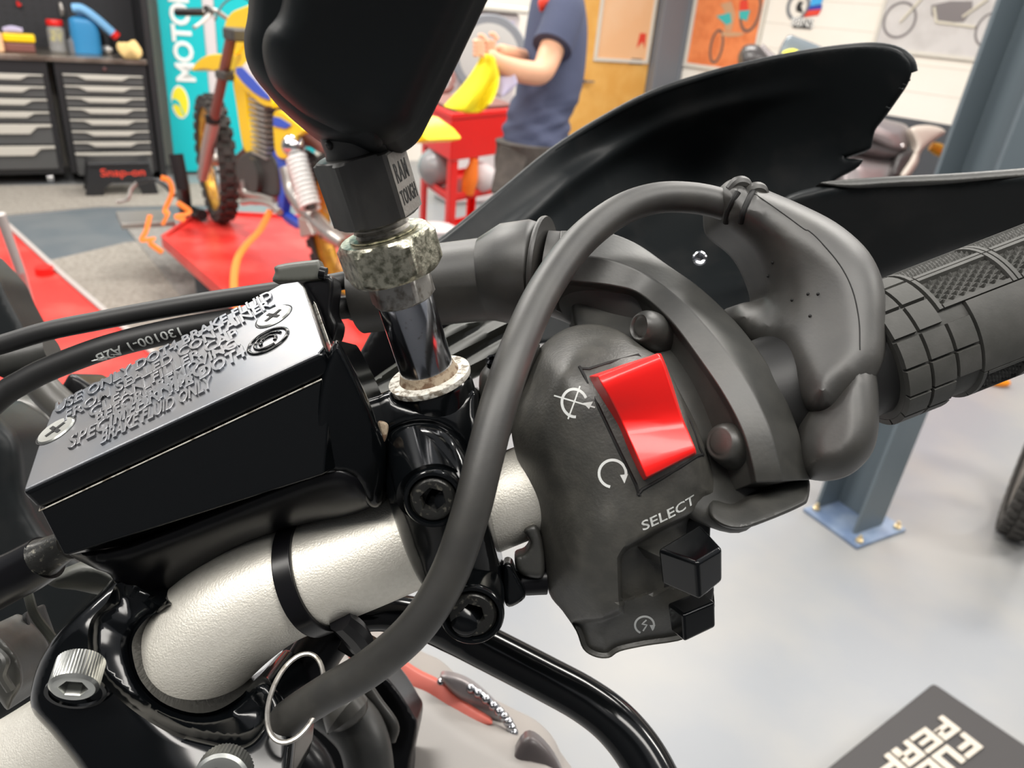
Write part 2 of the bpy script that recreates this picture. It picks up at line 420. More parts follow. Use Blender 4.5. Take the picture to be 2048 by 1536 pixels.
print('dado z', zd_, zd2, 'corner', CORNER, 'handle z', PA(1175, 162).z, 'bench z', onplane(300, 130, CF, NA).z)
gb = Geo().box(FB, 0, 9, zd_, 3.6, -.15, 0)
gb.obj('wall_right', 'wall_cream', kind='structure')
Geo().box(FB, 0, 9, 0, zd_, -.15, .004).obj('trim_2', 'wall_dark', kind='structure', bevel=.002)
g = Geo()
for k in range(8):
    g.box(FB, 0, 9, zd_+.225*k+.22, zd_+.225*k+.228, -.01, .002)
g.obj('trim_3', 'frame_white', kind='structure')
# corner column
cx0 = loc(FA, PA(1312, 60))[0]; 
g = Geo().box(FA, cx0-.06, .0, 0, 3.5, 0, .16).box(FB, -.02, .18, 0, 3.5, 0, .05); g.obj('trim_1', 'trim_grey', kind='structure', bevel=.01)
# wooden door
dx1 = cx0-.07; dx0 = dx1-1.15
g = Geo().box(FA, dx0, dx1, 0.01, 2.6, .0, .05); dr = g.obj('door_1', 'door_wood', kind='structure', bevel=.004)
hx, hy, _ = loc(FA, PA(1172, 162, .06))
g = Geo().cyl(FA.p(hx-.05, hy, .05), FA.p(hx-.05, hy, .11), .018).tube([FA.p(hx-.05, hy, .105), FA.p(hx+.01, hy, .11), FA.p(hx+.07, hy, .105)], .011)
g.obj('door_handle', 'chrome', parent=dr)
# framed print on the door
def rect_on(pl, c, n_):   # four px corners -> local rect extents on a wall frame
    fr, fn = pl; L = [loc(fr, fn(x, y, n_)) for x, y in c]; return L
L = rect_on((FA, PA), ((1180, 122), (1293, 127), (1316, 0), (1208, 0)), .06)
x0 = (L[0][0]+L[3][0])/2; x1 = (L[1][0]+L[2][0])/2; y0 = (L[0][1]+L[1][1])/2
th = thing('framed_poster', 'peach poster in a thin cream frame hung on the wooden door', 'poster', FA.p(x0, y0, .05))
fw_ = .035; yt = y0+1.15
g = Geo().box(FA, x0, x1, y0, y0+fw_, .052, .075).box(FA, x0, x1, yt-fw_, yt, .052, .075).box(FA, x0, x0+fw_, y0+fw_, yt-fw_, .052, .075).box(FA, x1-fw_, x1, y0+fw_, yt-fw_, .052, .075)
g.obj('frame', 'frame_white', th, bevel=.003)
Geo().box(FA, x0+fw_, x1-fw_, y0+fw_, yt-fw_, .052, .06).obj('print', 'poster_peach', th)
u, v, _ = loc(FA, PA(1284, 82, .06))
s = .075
Geo().prism(FA, [(u-s*.55, v+s), (u+s*.55, v+s), (u+s*.7, v-s), (u+.1*s, v-s*.1), (u-s*.8, v-s)], .0605, .0625).obj('emblem', 'poster_red', th)
g = Geo().text('Hillside', FA.at(u-.03, v-.19, .0605), .05, .0008).text('Riders Club', FA.at(u-.03, v-.235, .0605), .04, .0008) if False else Geo().box(FA, u-.11, u+.04, v-.195, v-.175, .0605, .0615).box(FA, u-.13, u+.05, v-.235, v-.218, .0605, .0615)
g.obj('caption', 'poster_dark', th)
Geo().prism(FA, [(x0+fw_, yt-.25), (x0+fw_, y0+.62), (x0+.2, y0+.68), (x1-fw_-.1, y0+.85), (x1-fw_, yt-.2)], .0605, .0615).obj('picture', 'strap', th)

def wheel_mark(g, fr, cx, cy, rx, ry, wd, z0, z1, n=36):
    for i in range(n):
        a, b = 2*math.pi*i/n, 2*math.pi*(i+1)/n
        g.prism(fr, [(cx+rx*math.cos(a), cy+ry*math.sin(a)), (cx+rx*math.cos(b), cy+ry*math.sin(b)), (cx+(rx-wd)*math.cos(b), cy+(ry-wd)*math.sin(b)), (cx+(rx-wd)*math.cos(a), cy+(ry-wd)*math.sin(a))], z0, z1)
# orange riding poster on the right wall
def wb(px, py): a = loc(FB, PB(px, py, .03)); return a[0], a[1]
x0, y0 = wb(1366, 132); x1 = wb(1532, 20)[0]; yt = y0+1.3; fw_ = .04
th = thing('framed_poster', 'orange desert riding poster in a pale frame left of the wall sticker', 'poster', FB.p(x0, y0, .01))
Geo().box(FB, x0, x1, y0, y0+fw_, .006, .04).box(FB, x0, x1, yt-fw_, yt, .006, .04).box(FB, x0, x0+fw_, y0+fw_, yt-fw_, .006, .04).box(FB, x1-fw_, x1, y0+fw_, yt-fw_, .006, .04).obj('frame', 'frame_white', th, bevel=.003)
Geo().box(FB, x0+fw_, x1-fw_, y0+fw_, yt-fw_, .006, .02).obj('print', 'poster_orange', th)
def pp(*pts): return [wb(*p) for p in pts]
g = Geo(); c = wb(1432, 93); wheel_mark(g, FB, c[0], c[1], .085, .17, .028, .0205, .022); g.obj('wheel_picture', 'poster_dark', th)
g = Geo(); c = wb(1500, 22); wheel_mark(g, FB, c[0], c[1], .12, .2, .03, .0205, .022); g.obj('wheel_picture', 'poster_dark', th)
Geo().prism(FB, pp((1447, 62), (1490, 66), (1480, 72), (1455, 74), (1440, 70)), .0205, .024).prism(FB, pp((1440, 8), (1462, 2), (1470, 30), (1462, 62), (1448, 60), (1452, 30)), .0205, .0235).obj('rider_picture', 'poster_tan', th)
Geo().prism(FB, pp((1432, 32), (1460, 25), (1463, 45), (1452, 50)), .0245, .026).prism(FB, pp((1478, 22), (1500, 20), (1493, 42), (1478, 36)), .0245, .026).obj('bodywork_picture', 'poster_teal', th)
Geo().prism(FB, pp((1480, 0), (1494, 0), (1496, 20), (1478, 22)), .0205, .0265).obj('jersey_picture', 'poster_red', th)
# workshop sticker
th = thing('wall_sticker', 'round and striped shop sticker with dark number tag on the cream wall', 'sticker', FB.p(*wb(1600, 40), .01))
g = Geo(); c = wb(1594, 12); wheel_mark(g, FB, c[0], c[1], .12, .13, .03, .005, .012, 28); g.obj('ring', 'trim_grey', th)
Geo().prism(FB, pp((1590, 22), (1604, 26), (1600, 10), (1606, 4), (1596, 2), (1590, 12)), .006, .009).obj('letter', 'ink_dark', th)
Geo().prism(FB, pp((1618, 12), (1640, 8), (1646, -10), (1622, -8)), .006, .012).obj('light_stripe', 'sky_blue', th)
Geo().prism(FB, pp((1612, 20), (1640, 18), (1642, 9), (1618, 12)), .006, .012).obj('dark_stripe', 'deep_blue', th)
Geo().prism(FB, pp((1604, 34), (1634, 30), (1641, 18), (1612, 21)), .006, .012).obj('red_stripe', 'poster_red', th)
Geo().prism(FB, pp((1583, 55), (1620, 58), (1624, 38), (1584, 40)), .006, .012).obj('tag', 'ink_dark', th)
a = wb(1603, 45); Geo().text('88NS', FB.at(a[0], a[1], .0125), .11, .001).obj('lettering', 'white_print', th)
# pale motorcycle poster
th = thing('framed_poster', 'pale grey motorcycle poster in a white frame beside the steel post', 'poster', FB.p(*wb(1850, 100), .01))
x0, y0 = wb(1740, 100); x1 = wb(1985, 60)[0]; yt = y0+1.0; fw_ = .03
Geo().box(FB, x0, x1, y0, y0+fw_, .006, .03).box(FB, x0, x1, yt-fw_, yt, .006, .03).box(FB, x0, x0+fw_, y0+fw_, yt-fw_, .006, .03).box(FB, x1-fw_, x1, y0+fw_, yt-fw_, .006, .03).obj('frame', 'frame_white', th)
Geo().box(FB, x0+fw_, x1-fw_, y0+fw_, yt-fw_, .006, .018).obj('print', 'poster_grey', th)
for (x, y, kx) in ((1798, 40, 1), (1982, 60, 1)):
    g = Geo(); c = wb(x, y); q = wb(x+34, y); rx = abs(q[0]-c[0]); q2 = wb(x, y+38); ry = abs(q2[1]-c[1]); wheel_mark(g, FB, c[0], c[1], rx, ry, rx*.14, .0185, .021); g.obj('wheel_picture', 'fairing_grey', th)
Geo().prism(FB, pp((1862, 10), (1900, 2), (1944, 2), (1944, 20), (1926, 44), (1880, 46), (1862, 30)), .0185, .022).obj('engine_picture', 'fairing_grey', th)
g = Geo()
for a, b in (((1800, 44), (1845, -5)), ((1868, 14), (1872, 44)), ((1872, 44), (1950, 54)), ((1925, 34), (1975, -2))):
    pa, pb = wb(*a), wb(*b); g.tube([FB.p(*pa, .024), FB.p((pa[0]+pb[0])/2, (pa[1]+pb[1])/2, .024), FB.p(*pb, .024)], .012, 8)
g.obj('pipes_picture', 'poster_pale', th)

# floor zones: rugs and mats laid on the floor
def flat(name, m, pts, z, label, cat_, group=None, kind=None):
    return Geo().tops([G(x, y, z) for x, y in pts], (0, 0, -z+.0005)).obj(name, m, label=label, cat_=cat_, group=group, kind=kind)
flat('carpet_runner', 'floor_carpet', ((-60, 372), (430, 366), (520, 400), (430, 410), (200, 412), (-60, 436)), .006, 'beige carpet runner along the foot of the drawer cabinets', 'carpet')
flat('floor_strip', 'floor_slate', ((-60, 440), (200, 415), (420, 412), (470, 470), (240, 500), (60, 530), (-60, 540)), .003, 'slate blue floor strip between the beige carpets', 'floor strip')
flat('carpet_runner', 'floor_carpet', ((60, 530), (250, 485), (400, 470), (500, 560), (520, 640), (300, 900), (0, 900)), .006, 'wide beige carpet between the two red lifts', 'carpet')
flat('ribbed_mat', 'rib_mat', ((232, 430), (330, 420), (560, 640), (400, 640)), .009, 'narrow ribbed grey mat under the left edge of the red bike lift', 'mat')

# ------------------------------------------------------------------ drawer cabinets and bench
def PC(px, py, off=0): return onplane(px, py, CF+NA*off, NA)
FCb = Fr(CF, DA, ZW); FCb.z = NA
def lc(px, py, off=0): a = loc(FCb, PC(px, py, off)); return a[0], a[1]
zb = lc(300, 130)[1]; zt = zb+.035
def cabinet(x0, x1, rows, label):
    th = thing('drawer_cabinet', label, 'cabinet', FCb.p((x0+x1)/2, 0, -.3))
    Geo().box(FCb, x0, x1, .08, zb, -.58, 0).obj('body', 'cab_black', th, bevel=.006)
    for i in range(len(rows)-1):
        t, b = rows[i]-.006, rows[i+1]+.006; a0, a1 = x0+.045, x1-.035; hgt = t-b; lp = min(.065, hgt*.55)
        d = Geo().box(FCb, a0, a1, b, t, .0, .018).obj('drawer', 'drawer_grey', th, bevel=.003)
        Geo().prism(FCb, [(a0, t), (a1, t), (a1, t-lp*.25), (a1-.09, t-lp*.3), (a1-.14, t-lp), (a0+.14, t-lp), (a0+.09, t-lp*.3), (a0, t-lp*.25)], .018, .034).obj('handle_lip', 'drawer_lip', d, bevel=.003)
    g = Geo().cyl(FCb.p((x0+x1)/2+.02, zb-.035, 0), FCb.p((x0+x1)/2+.02, zb-.035, .02), .014); g.obj('lock', 'chrome', th)
    for cx in (x0+.1, x1-.1):
        for cz in (-.08, -.5):
            c = Geo().cyl(FCb.p(cx-.02, .04, cz), FCb.p(cx+.02, .04, cz), .038); c.obj('castor', 'shiny' if cz > -.3 else 'black', th)
    return th
rR = [lc(128, y)[1] for y in (145, 168, 191, 213, 236, 259, 281, 303)]+[lc(150, 352)[1]]
rL = [lc(96, y)[1] for y in (147, 171, 196, 221, 246, 289)]+[lc(115, 338)[1]]
xR0 = lc(125, 240)[0]; xL1 = lc(112, 240)[0]
cabinet(xR0, -.01, rR, 'black tool cabinet with eight grey drawers nearest the teal banner')
cabinet(xL1-.95, xL1, rL, 'black tool cabinet with six grey drawers at the left picture edge')
Geo().box(FCb, xL1-1.0, -.002, zb+.001, zt, -.6, .02).obj('worktop', 'bench_steel', bevel=.004, label='steel worktop over the two drawer cabinets', cat_='worktop')
th = thing('pegboard', 'black pegboard panel behind the worktop', 'pegboard', FCb.p(-.8, zt, -.6))
Geo().box(FCb, xL1-1.0, .0, zt+.002, zt+1.3, -.61, -.575).obj('panel', 'peg', th)
g = Geo()
for i in range(26):
    for j in range(12): 
        c = FCb.p(-.12-i*.06, zt+.12+j*.05, -.575); g.cyl(c, c+NA*.003, .007, 6)
o = g.obj('peg_holes', 'ink_dark', th); o['kind'] = 'stuff'
Geo().box(FCb, .002, .05, 0, zt+1.35, -.6, -.0).obj('end_partition', 'cab_black', label='tall black end panel beside the teal banner', cat_='partition', bevel=.004)
def onb(px, py, off=-.2): return PC(px, py, off)
# things on the bench: base point on the worktop plane
def bp(px, py): return onplane(px, py, Vector((0, 0, zt)), ZW)
def at_bench(px, py): f = Fr(bp(px, py), DA, ZW); f.z = NA; f.o.z = zt+.001; return f
f = at_bench(176, 107); th = thing('oil_jug', 'blue oil jug under a folded blue spout on the worktop', 'jug', f.o)
Geo().skin([[f.p(x*s, h, z*s) for x, z in ((-.075, .05), (.075, .05), (.08, -.05), (-.08, -.05))] for h, s in ((0, .95), (.02, 1), (.2, 1), (.235, .8), (.25, .35))], 5, 3).obj('body', 'jug_blue', th)
Geo().cyl(f.p(-.01, .24, 0), f.p(-.01, .29, 0), .026).obj('cap', 'hose_blue', th)
th = thing('flexible_spout', 'light blue folded spout with red end lying across the blue jug', 'spout', f.p(.06, .2, .03))
Geo().tube([f.p(-.06, .30, .06), f.p(.0, .30, .07), f.p(.08, .245, .07), f.p(.18, .15, .06)], .030, 12).obj('tube', 'hose_blue', th)
Geo().cyl(f.p(.178, .152, .06), f.p(.205, .125, .058), .032).obj('end_cap', 'cart_red', th)
f = at_bench(118, 103); th = thing('jar', 'clear jar of yellow pieces with red lid beside the blue jug', 'jar', f.o)
Geo().lathe(Fr(f.o, f.x, -f.z), [(.052, 0), (.058, .01), (.058, .15), (.045, .165), (.045, .17)], 20).obj('glass', 'clear', th)
Geo().lathe(Fr(f.p(0, .171, 0), f.x, -f.z), [(.052, 0), (.055, .005), (.055, .032), (.05, .04)], 20).obj('lid', 'cart_red', th)
random.seed(3); g = Geo()
for i in range(60):
    c = f.p(random.uniform(-.035, .035), random.uniform(.07, .15), random.uniform(-.03, .03)); d = Vector((random.uniform(-1, 1), random.uniform(-1, 1), random.uniform(-1, 1)))*.012; g.cyl(c, c+d, .005, 6)
o = g.obj('contents', 'yellow_print', th); o['kind'] = 'stuff'
f = at_bench(42, 103); Geo().box(f, -.10, .09, 0, .055, -.05, .06).obj('parts_tray', 'fork_brown', bevel=.008, label='brown red parts tray under the yellow box', cat_='tray')
Geo().box(f, -.095, .10, .061, .115, -.045, .05).obj('storage_box', 'bright_yellow', bevel=.012, label='small yellow box on the brown parts tray', cat_='box')
Geo().tube([f.p(-.08, .13, .0), f.p(-.03, .14, .01), f.p(.03, .135, 0)], [.02, .024, .018], 10).obj('rag', 'lav_paper', label='pale crumpled rag on the yellow box', cat_='rag')
f = at_bench(10, 104); Geo().box(f, -.06, .0, 0, .12, -.05, .04).obj('box', 'poster_peach', bevel=.01, label='pink cream carton at the left picture edge', cat_='box')
for i, (x, m, h, l) in enumerate(((203, 'cab_black', .17, 'tall black bottle right of the blue jug'), (232, 'cab_black', .15, 'short black bottle left of the peach cloth'), (148, 'trim_grey', .11, 'dark grey can between the jar and the blue jug'))):
    f = at_bench(x, 106); Geo().lathe(Fr(f.o, f.x, -f.z), [(.03, 0), (.032, .01), (.032, h*.75), (.015, h*.85), (.015, h)], 16).obj('bottle', m, label=l, cat_='bottle')
f = at_bench(215, 108); Geo().ball(f.p(0, .03, 0), .03, 8, (1.6, .9, 1)).obj('socket_tool', 'alloy', label='small chrome socket tool lying on the worktop', cat_='tool')
f = at_bench(262, 119)
g = Geo(); g.ball(f.p(0, .055, -.02), .062, 12, (1.35, 1.0, 1), f)
random.seed(5)
for i, v in enumerate(g.v): g.v[i] = v+f.y*(.012*math.sin(v.x*70)+.01*math.sin(v.y*90+1)); g.v[i].z = max(g.v[i].z, zt+.002)
g.obj('chamois_cloth', 'cloth_peach', label='peach coloured cloth heaped at the worktop end', cat_='cloth')
g = Geo(); c = onb(35, 2, -.55); g.tube([c, c-ZW*.03, c-ZW*.02+DA*.02], .008); g.obj('hook_tool', 'cart_red', label='small red tool hanging on the black pegboard', cat_='tool')
c = onb(120, 5, -.55); Geo().tube([c, c-ZW*.05+DA*.005, c-ZW*.09], [.012, .02, .012]).obj('hanging_tool', 'alloy', label='silver tool hanging above the red lidded jar', cat_='tool')
# step stool
c = G(243, 384); f = Fr(c, DA, ZW); f.z = NA; H_ = .24
th = thing('step_stool', 'black plastic step stool with red script in front of the cabinet', 'stool', c)
Geo().box(f, -.20, .20, H_-.035, H_, -.13, .13).obj('top', 'cab_black', th, bevel=.012)
g = Geo().prism(f, [(-.24, 0), (-.13, 0), (-.11, .06), (-.05, .1), (.05, .1), (.11, .06), (.13, 0), (.24, 0), (.20, H_-.034), (-.20, H_-.034)], .09, .12)
g.obj('front_panel', 'cab_black', th, bevel=.004)
Geo().prism(f, [(-.24, 0), (-.13, 0), (-.11, .06), (-.05, .1), (.05, .1), (.11, .06), (.13, 0), (.24, 0), (.20, H_-.034), (-.20, H_-.034)], -.12, -.09).obj('back_panel', 'cab_black', th, bevel=.004)
Geo().text('Snap-on', f.at(.02, .165, .121), .075, .002, sx=1.2).obj('lettering', 'poster_red', th)
# ------------------------------------------------------------------ banners
PBn = CF-NA*.25+DA*.06
def bn(px, py): return onplane(px, py, PBn, NA)
FBn = Fr(PBn, DA, ZW); FBn.z = NA
a = loc(FBn, bn(314, 0)); b_ = loc(FBn, bn(402, 0)); y0 = loc(FBn, bn(340, 343))[1]
th = thing('banner', 'teal sponsor banner with white vertical lettering beside the cabinets', 'banner', FBn.p((a[0]+b_[0])/2, y0, 0))
Geo().box(FBn, a[0], b_[0], y0, 3.0, 0, .008).obj('panel', 'teal', th)
def bl(px, py): q = loc(FBn, bn(px, py)); return q[0], q[1]
tx = bl(357, 0)[0]; ty0 = bl(355, 165)[1]
Tf = Fr(FBn.p(tx+.005, ty0, .0085), ZW, -DA); Tf.z = NA
# five capitals climbing up the banner; each about 53 px tall in the frame
g = Geo(); tw = abs(bl(340, 100)[0]-bl(378, 100)[0])
g.text('MOTOREX', Tf, tw*1.42, .0015, align='LEFT', bev=.004, sx=1.0, space=.92); g.obj('lettering', 'white_print', th)
c = bl(360, 204); rx = abs(bl(342, 204)[0]-bl(379, 204)[0])/2; ry = abs(bl(360, 171)[1]-bl(360, 238)[1])/2
g = Geo(); pts = [(c[0]+rx*math.cos(t)*.97, c[1]+ry*math.sin(t)) for t in [i*math.pi/24*2 for i in range(24)]]
g.prism(FBn, pts, .0085, .0105); g.obj('emblem_edge', 'white_print', th)
g = Geo(); g.prism(FBn, [(c[0]+(x-c[0])*.86, c[1]+(y-c[1])*.9) for x, y in pts], .0107, .0122).obj('emblem', 'yellow_print', th)
sw = [(c[0]+rx*u, c[1]+ry*v) for u, v in ((-.95, -.25), (-.55, -.1), (-.1, -.25), (.15, -.7), (.5, -.95), (.35, -.75), (.1, -.4), (-.15, .05), (-.55, .2), (-.85, .15))]
Geo().prism(FBn, sw, .0123, .0135).obj('emblem_swoosh', 'teal', th)
a = loc(FBn, bn(403, 0)); b_ = loc(FBn, bn(427, 0))
Geo().box(FBn, a[0], b_[0], y0, 3.0, -.04, -.01).obj('door_post', 'machine_grey', label='pale grey upright between the two teal panels', cat_='post', bevel=.004)
a = loc(FBn, bn(428, 0)); 
Geo().box(FBn, a[0], a[0]+.75, y0-.02, 3.0, -.03, -.01).obj('banner', 'teal', label='plain teal panel behind the yellow dirt bike', cat_='banner')
Geo().box(FBn, loc(FBn, bn(340, 343))[0], a[0]+.75, .0, y0-.03, -.06, -.02).obj('plinth', 'cab_black', label='black plinth under the teal panels', cat_='plinth')

# ------------------------------------------------------------------ steel post
pb = [G(1605, 1022), G(1713, 1100), G(1798, 1056)]
pc = (pb[0]+pb[2])/2; ux = nz(pb[1]-pb[0]); uy = nz(ZW.cross(ux)); 
if (pb[2]-pb[1]).dot(uy) < 0: uy = -uy
fp = Fr(pb[1]-ux*.0, -ux, uy); fp.z = ZW; Lx = .30; Ly = .26
th = thing('steel_post', 'blue grey steel column bolted to the floor behind the grip', 'post', fp.p(Lx/2, Ly/2))
Geo().box(fp, 0, (pb[1]-pb[0]).length, 0, (pb[2]-pb[1]).length, 0, .012).obj('base_plate', 'steel_blue_light', th, bevel=.002)
LX = (pb[1]-pb[0]).length; LY = (pb[2]-pb[1]).length
print('post plate', LX, LY)
x0, x1, y0_, y1_ = LX*.22, LX*.97, LY*.20, LY*.76
g = Geo().box(fp, x0, x0+.012, y0_-.0, y1_, .012, 3.4).box(fp, x1-.012, x1, y0_, y1_, .012, 3.4).box(fp, x0+.012, x1-.012, (y0_+y1_)/2-.005, (y0_+y1_)/2+.005, .012, 3.4)
g = Geo().prism(fp, [(x0, y0_), (x0+.012, y0_), (x0+.012, y1_-.03), (x1-.012, y1_-.03), (x1-.012, y0_), (x1, y0_), (x1, y1_), (x0, y1_)], .012, 3.4)
hn_ = CAM-fp.p(x1, y0_); hn_.z = 0; ln = onplane(2004, 0, fp.p(x1, y0_), nz(hn_))
ln = Vector((ln.x, ln.y, ln.z)); base_l = fp.p(x1, y0_, .012); tl_ = (ln-base_l); tl_ = Vector((tl_.x, tl_.y, 0))/tl_.z
sd = nz(CV(1, 0, 0)-ZW*CV(1, 0, 0).z); tl_ = sd*tl_.dot(sd)
for i, v in enumerate(g.v): g.v[i] = v+tl_*(v.z-.012)
print('post lean', tl_.length)
g.obj('column', 'steel_blue', th, bevel=.002)
for a_, b_2 in ((.08, .12), (.9, .15), (.08, .9), (.92, .88)):
    c = fp.p(LX*a_, LY*b_2, .012); Geo().lathe(Fr(c, ux, uy) , [(.013, 0), (.013, .010), (.006, .012), (.006, .024)], 6).obj('anchor_bolt', 'brass', th, ang=20)
# pink panel and wheel at the right
f = Fr(D(2075, 330, 3.2), DB, ZW); f.z = NB
pc = G(1880, 640); sd2 = nz(CV(1, 0, 0)-ZW*CV(1, 0, 0).z)
Geo().box(Fr(pc, sd2, ZW.cross(sd2)), .0, .6, 0, .5, 0, 1.75).obj('equipment_cabinet', 'pink_panel', bevel=.01, label='dull pink cabinet behind the steel column at the right edge', cat_='cabinet')
# tyre at right edge
wc = G(2095, 905, .30); fw2 = axframe(wc, nz((.75, -.5, 0)))
th = thing('motorcycle_wheel', 'knobbly tyre cut by the right picture edge on the pale floor', 'wheel', (wc.x, wc.y, 0))
def tyre_geo(fr, R, w_, n=44, knobs=True, kz=.012):
    g = Geo(); prof = [(R-.055, -w_*.42), (R-.03, -w_*.5), (R-.008, -w_*.38), (R, 0), (R-.008, w_*.38), (R-.03, w_*.5), (R-.055, w_*.42)]
    g.lathe(fr, prof, n*2, cap=False)
    if knobs:
        for k in range(n):
            t = 2*math.pi*k/n
            for zz, rr, ww in ((-w_*.36, R-.010, .016), (0, R, .020), (w_*.36, R-.010, .016)):
                t2 = t+(math.pi/n if zz == 0 else 0)
                er = fr.x*math.cos(t2)+fr.y*math.sin(t2); et = fr.y*math.cos(t2)-fr.x*math.sin(t2)
                f2 = Fr(fr.o+er*rr+fr.z*zz, er, et); f2.z = fr.z; q = R*math.pi/n*.55
                g.box(f2, -.006, kz, -q, q, -ww*.9, ww*.9)
    return g
tyre_geo(fw2, .30, .11).obj('tyre', 'tyre', th)
g = Geo().lathe(fw2, [(.235, -.035), (.25, -.04), (.225, 0), (.25, .04), (.235, .035)], 40, cap=False); g.obj('rim', 'alloy', th)
g = Geo()
for k in range(18):
    t = 2*math.pi*k/18; g.cyl(fw2.p(.03*math.cos(t), .03*math.sin(t), .02*(-1)**k), fw2.p(.235*math.cos(t+.2), .235*math.sin(t+.2), 0), .002, 6)
g.cyl(fw2.p(0, 0, -.04), fw2.p(0, 0, .04), .035); g.obj('spokes', 'alloy', th)
# orange-white item on the floor beyond the grip
c = G(1996, 772); Geo().ball(c+ZW*.02, .03, 8, (1.9, .8, .7), Fr(c, nz(G(2030, 775)-c), ZW)).obj('glove', 'lens_orange', label='small orange object lying on the floor under the grip', cat_='glove')
# floor bag with lettering
tip = G(1868, 1362, .12); la = G(1640, 1545, .12); ra = G(2060, 1492, .12)
e1 = nz(la-tip); e2 = nz(ra-tip); 

th = thing('equipment_bag', 'black soft toolbag with cream block lettering on the floor', 'bag', (tip.x, tip.y, 0))
poly = [(0, 0), (.55, 0), (.55, .5), (0, .5)]

q = [tip, tip+e1*.62, tip+e1*.62+e2*.5, tip+e2*.5]
Geo().tops(q, (0, 0, -.119)).obj('body', 'bag_black', th, bevel=.012, seg=4)
# lettering runs along e1 (down-left), tops of the letters towards e2
# text direction: letters advance from the tip side down-left
def GT(px, py): return G(px, py, .1215)
txt = nz(GT(1852, 1520)-GT(1927, 1465)); upv = nz(GT(1965, 1497)-GT(1927, 1465))
tf = Fr(GT(1927, 1465), txt, ZW.cross(txt)); 
if tf.y.dot(upv) < 0: tf.y = -tf.y
tf.z = ZW
BLK = {'P': [(0, 0, .3, 1), (.3, .75, 1, 1), (.7, .4, 1, .75), (.3, .35, 1, .58)], 'E': [(0, 0, .3, 1), (.3, .78, 1, 1), (.3, .39, .9, .61), (.3, 0, 1, .22)],
       'R': [(0, 0, .3, 1), (.3, .75, 1, 1), (.7, .4, 1, .75), (.3, .35, 1, .58), (.65, 0, 1, .35)], 'F': [(0, 0, .3, 1), (.3, .75, 1, 1), (.3, .35, .9, .6)],
       'U': [(0, 0, .32, 1), (.68, 0, 1, 1), (.32, 0, .68, .25)], 'L': [(0, 0, .3, 1), (.3, 0, 1, .25)], 'O': [(0, 0, .3, 1), (.7, 0, 1, 1), (.3, 0, .7, .22), (.3, .78, .7, 1)]}

def letter(ch, fr, x, y, w_, h_, z0, z1, name='letter'):
    g = Geo()
    for a, b, c, d in BLK[ch]: g.box(fr, x+a*w_, x+c*w_, y+b*h_, y+d*h_, z0, z1)
    g.obj(name, 'letter_cream', th, bevel=.0015)
lw, lh, ga = (GT(1896, 1488)-GT(1927, 1465)).length*1.0, (GT(1965, 1497)-GT(1927, 1465)).length, .006
for i, ch in enumerate('FUEL'): letter(ch, tf, i*(lw+ga), 0, lw, lh, 0, .004)
for i, ch in enumerate('PERF'): letter(ch, tf, i*(lw+ga)-.0, -lh-.006, lw, lh, 0, .004)
# ================================================================== LIFTS, DIRT BIKE, CART, PERSON
def lift(label, poly, z, rail=None, extra=None):
    q = [G(x, y, z) for x, y in poly]; c = sum(q, Vector())/len(q)
    th = thing('lift_table', label, 'lift', (c.x, c.y, 0))
    Geo().tops([p-ZW*.0 for p in q], (0, 0, -.05)).obj('platform', 'lift_red', th, bevel=.008)
    n = len(q)
    g = Geo()
    for i in range(n):
        a, b = q[i], q[(i+1) % n]; d = nz(b-a); inn = nz(c-(a+b)/2); inn = nz(inn-d*inn.dot(d))
        g = Geo().add([a+ZW*.001, b+ZW*.001, b+inn*.022+ZW*.001, a+inn*.022+ZW*.001, a+ZW*.014, b+ZW*.014, b+inn*.022+ZW*.014, a+inn*.022+ZW*.014], [(0, 1, 2, 3), (4, 5, 6, 7), (0, 1, 5, 4), (1, 2, 6, 5), (2, 3, 7, 6), (3, 0, 4, 7)])
        g.obj('edge_rail', 'lift_edge' if extra else 'lift_red', th, bevel=.003)
    # scissor stand
    e = q[1]-q[0]; 
    for k in (.25, .75):
        m_ = c+(q[0]+(q[1]-q[0])*.5-c)*(.6 if k < .5 else -.6)
        Geo().box(Fr((m_.x, m_.y, 0), (1, 0, 0), (0, 1, 0)), -.12, .12, -.12, .12, 0, z-.051).obj('stand', 'steel_blue', th, bevel=.01)
    return th
lt = lift('red bike lift carrying the yellow and blue dirt bike', ((322, 476), (398, 424), (600, 434), (800, 560), (900, 700), (690, 800)), .30)
a, b = G(345, 482, .12), G(560, 690, .12); Geo().tube([a, (a+b)/2, b], .022, 12, 1).obj('side_tube', 'lift_red', lt)
Geo().box(axframe(G(300, 428, .30), ZW, NA), -.10, .16, -.05, .20, -.02, .01).obj('wheel_tray', 'alloy', lt, bevel=.004)
lf = lift('empty red bike lift at the left picture edge with grey rims', ((-160, 440), (22, 452), (118, 540), (345, 735), (230, 900), (-160, 900)), .32, extra=1)
c = G(90, 548, .32); Geo().cyl(c, c+ZW*.03, .035).obj('stop', 'cart_red', lf)
a = G(78, 668, .33); Geo().tube([a, D(40, 540, 2.05), D(0, 428, 1.95)], .012, 12, 1).obj('lift_pole', 'lift_edge', label='slim steel pole standing on the left red lift', cat_='pole')
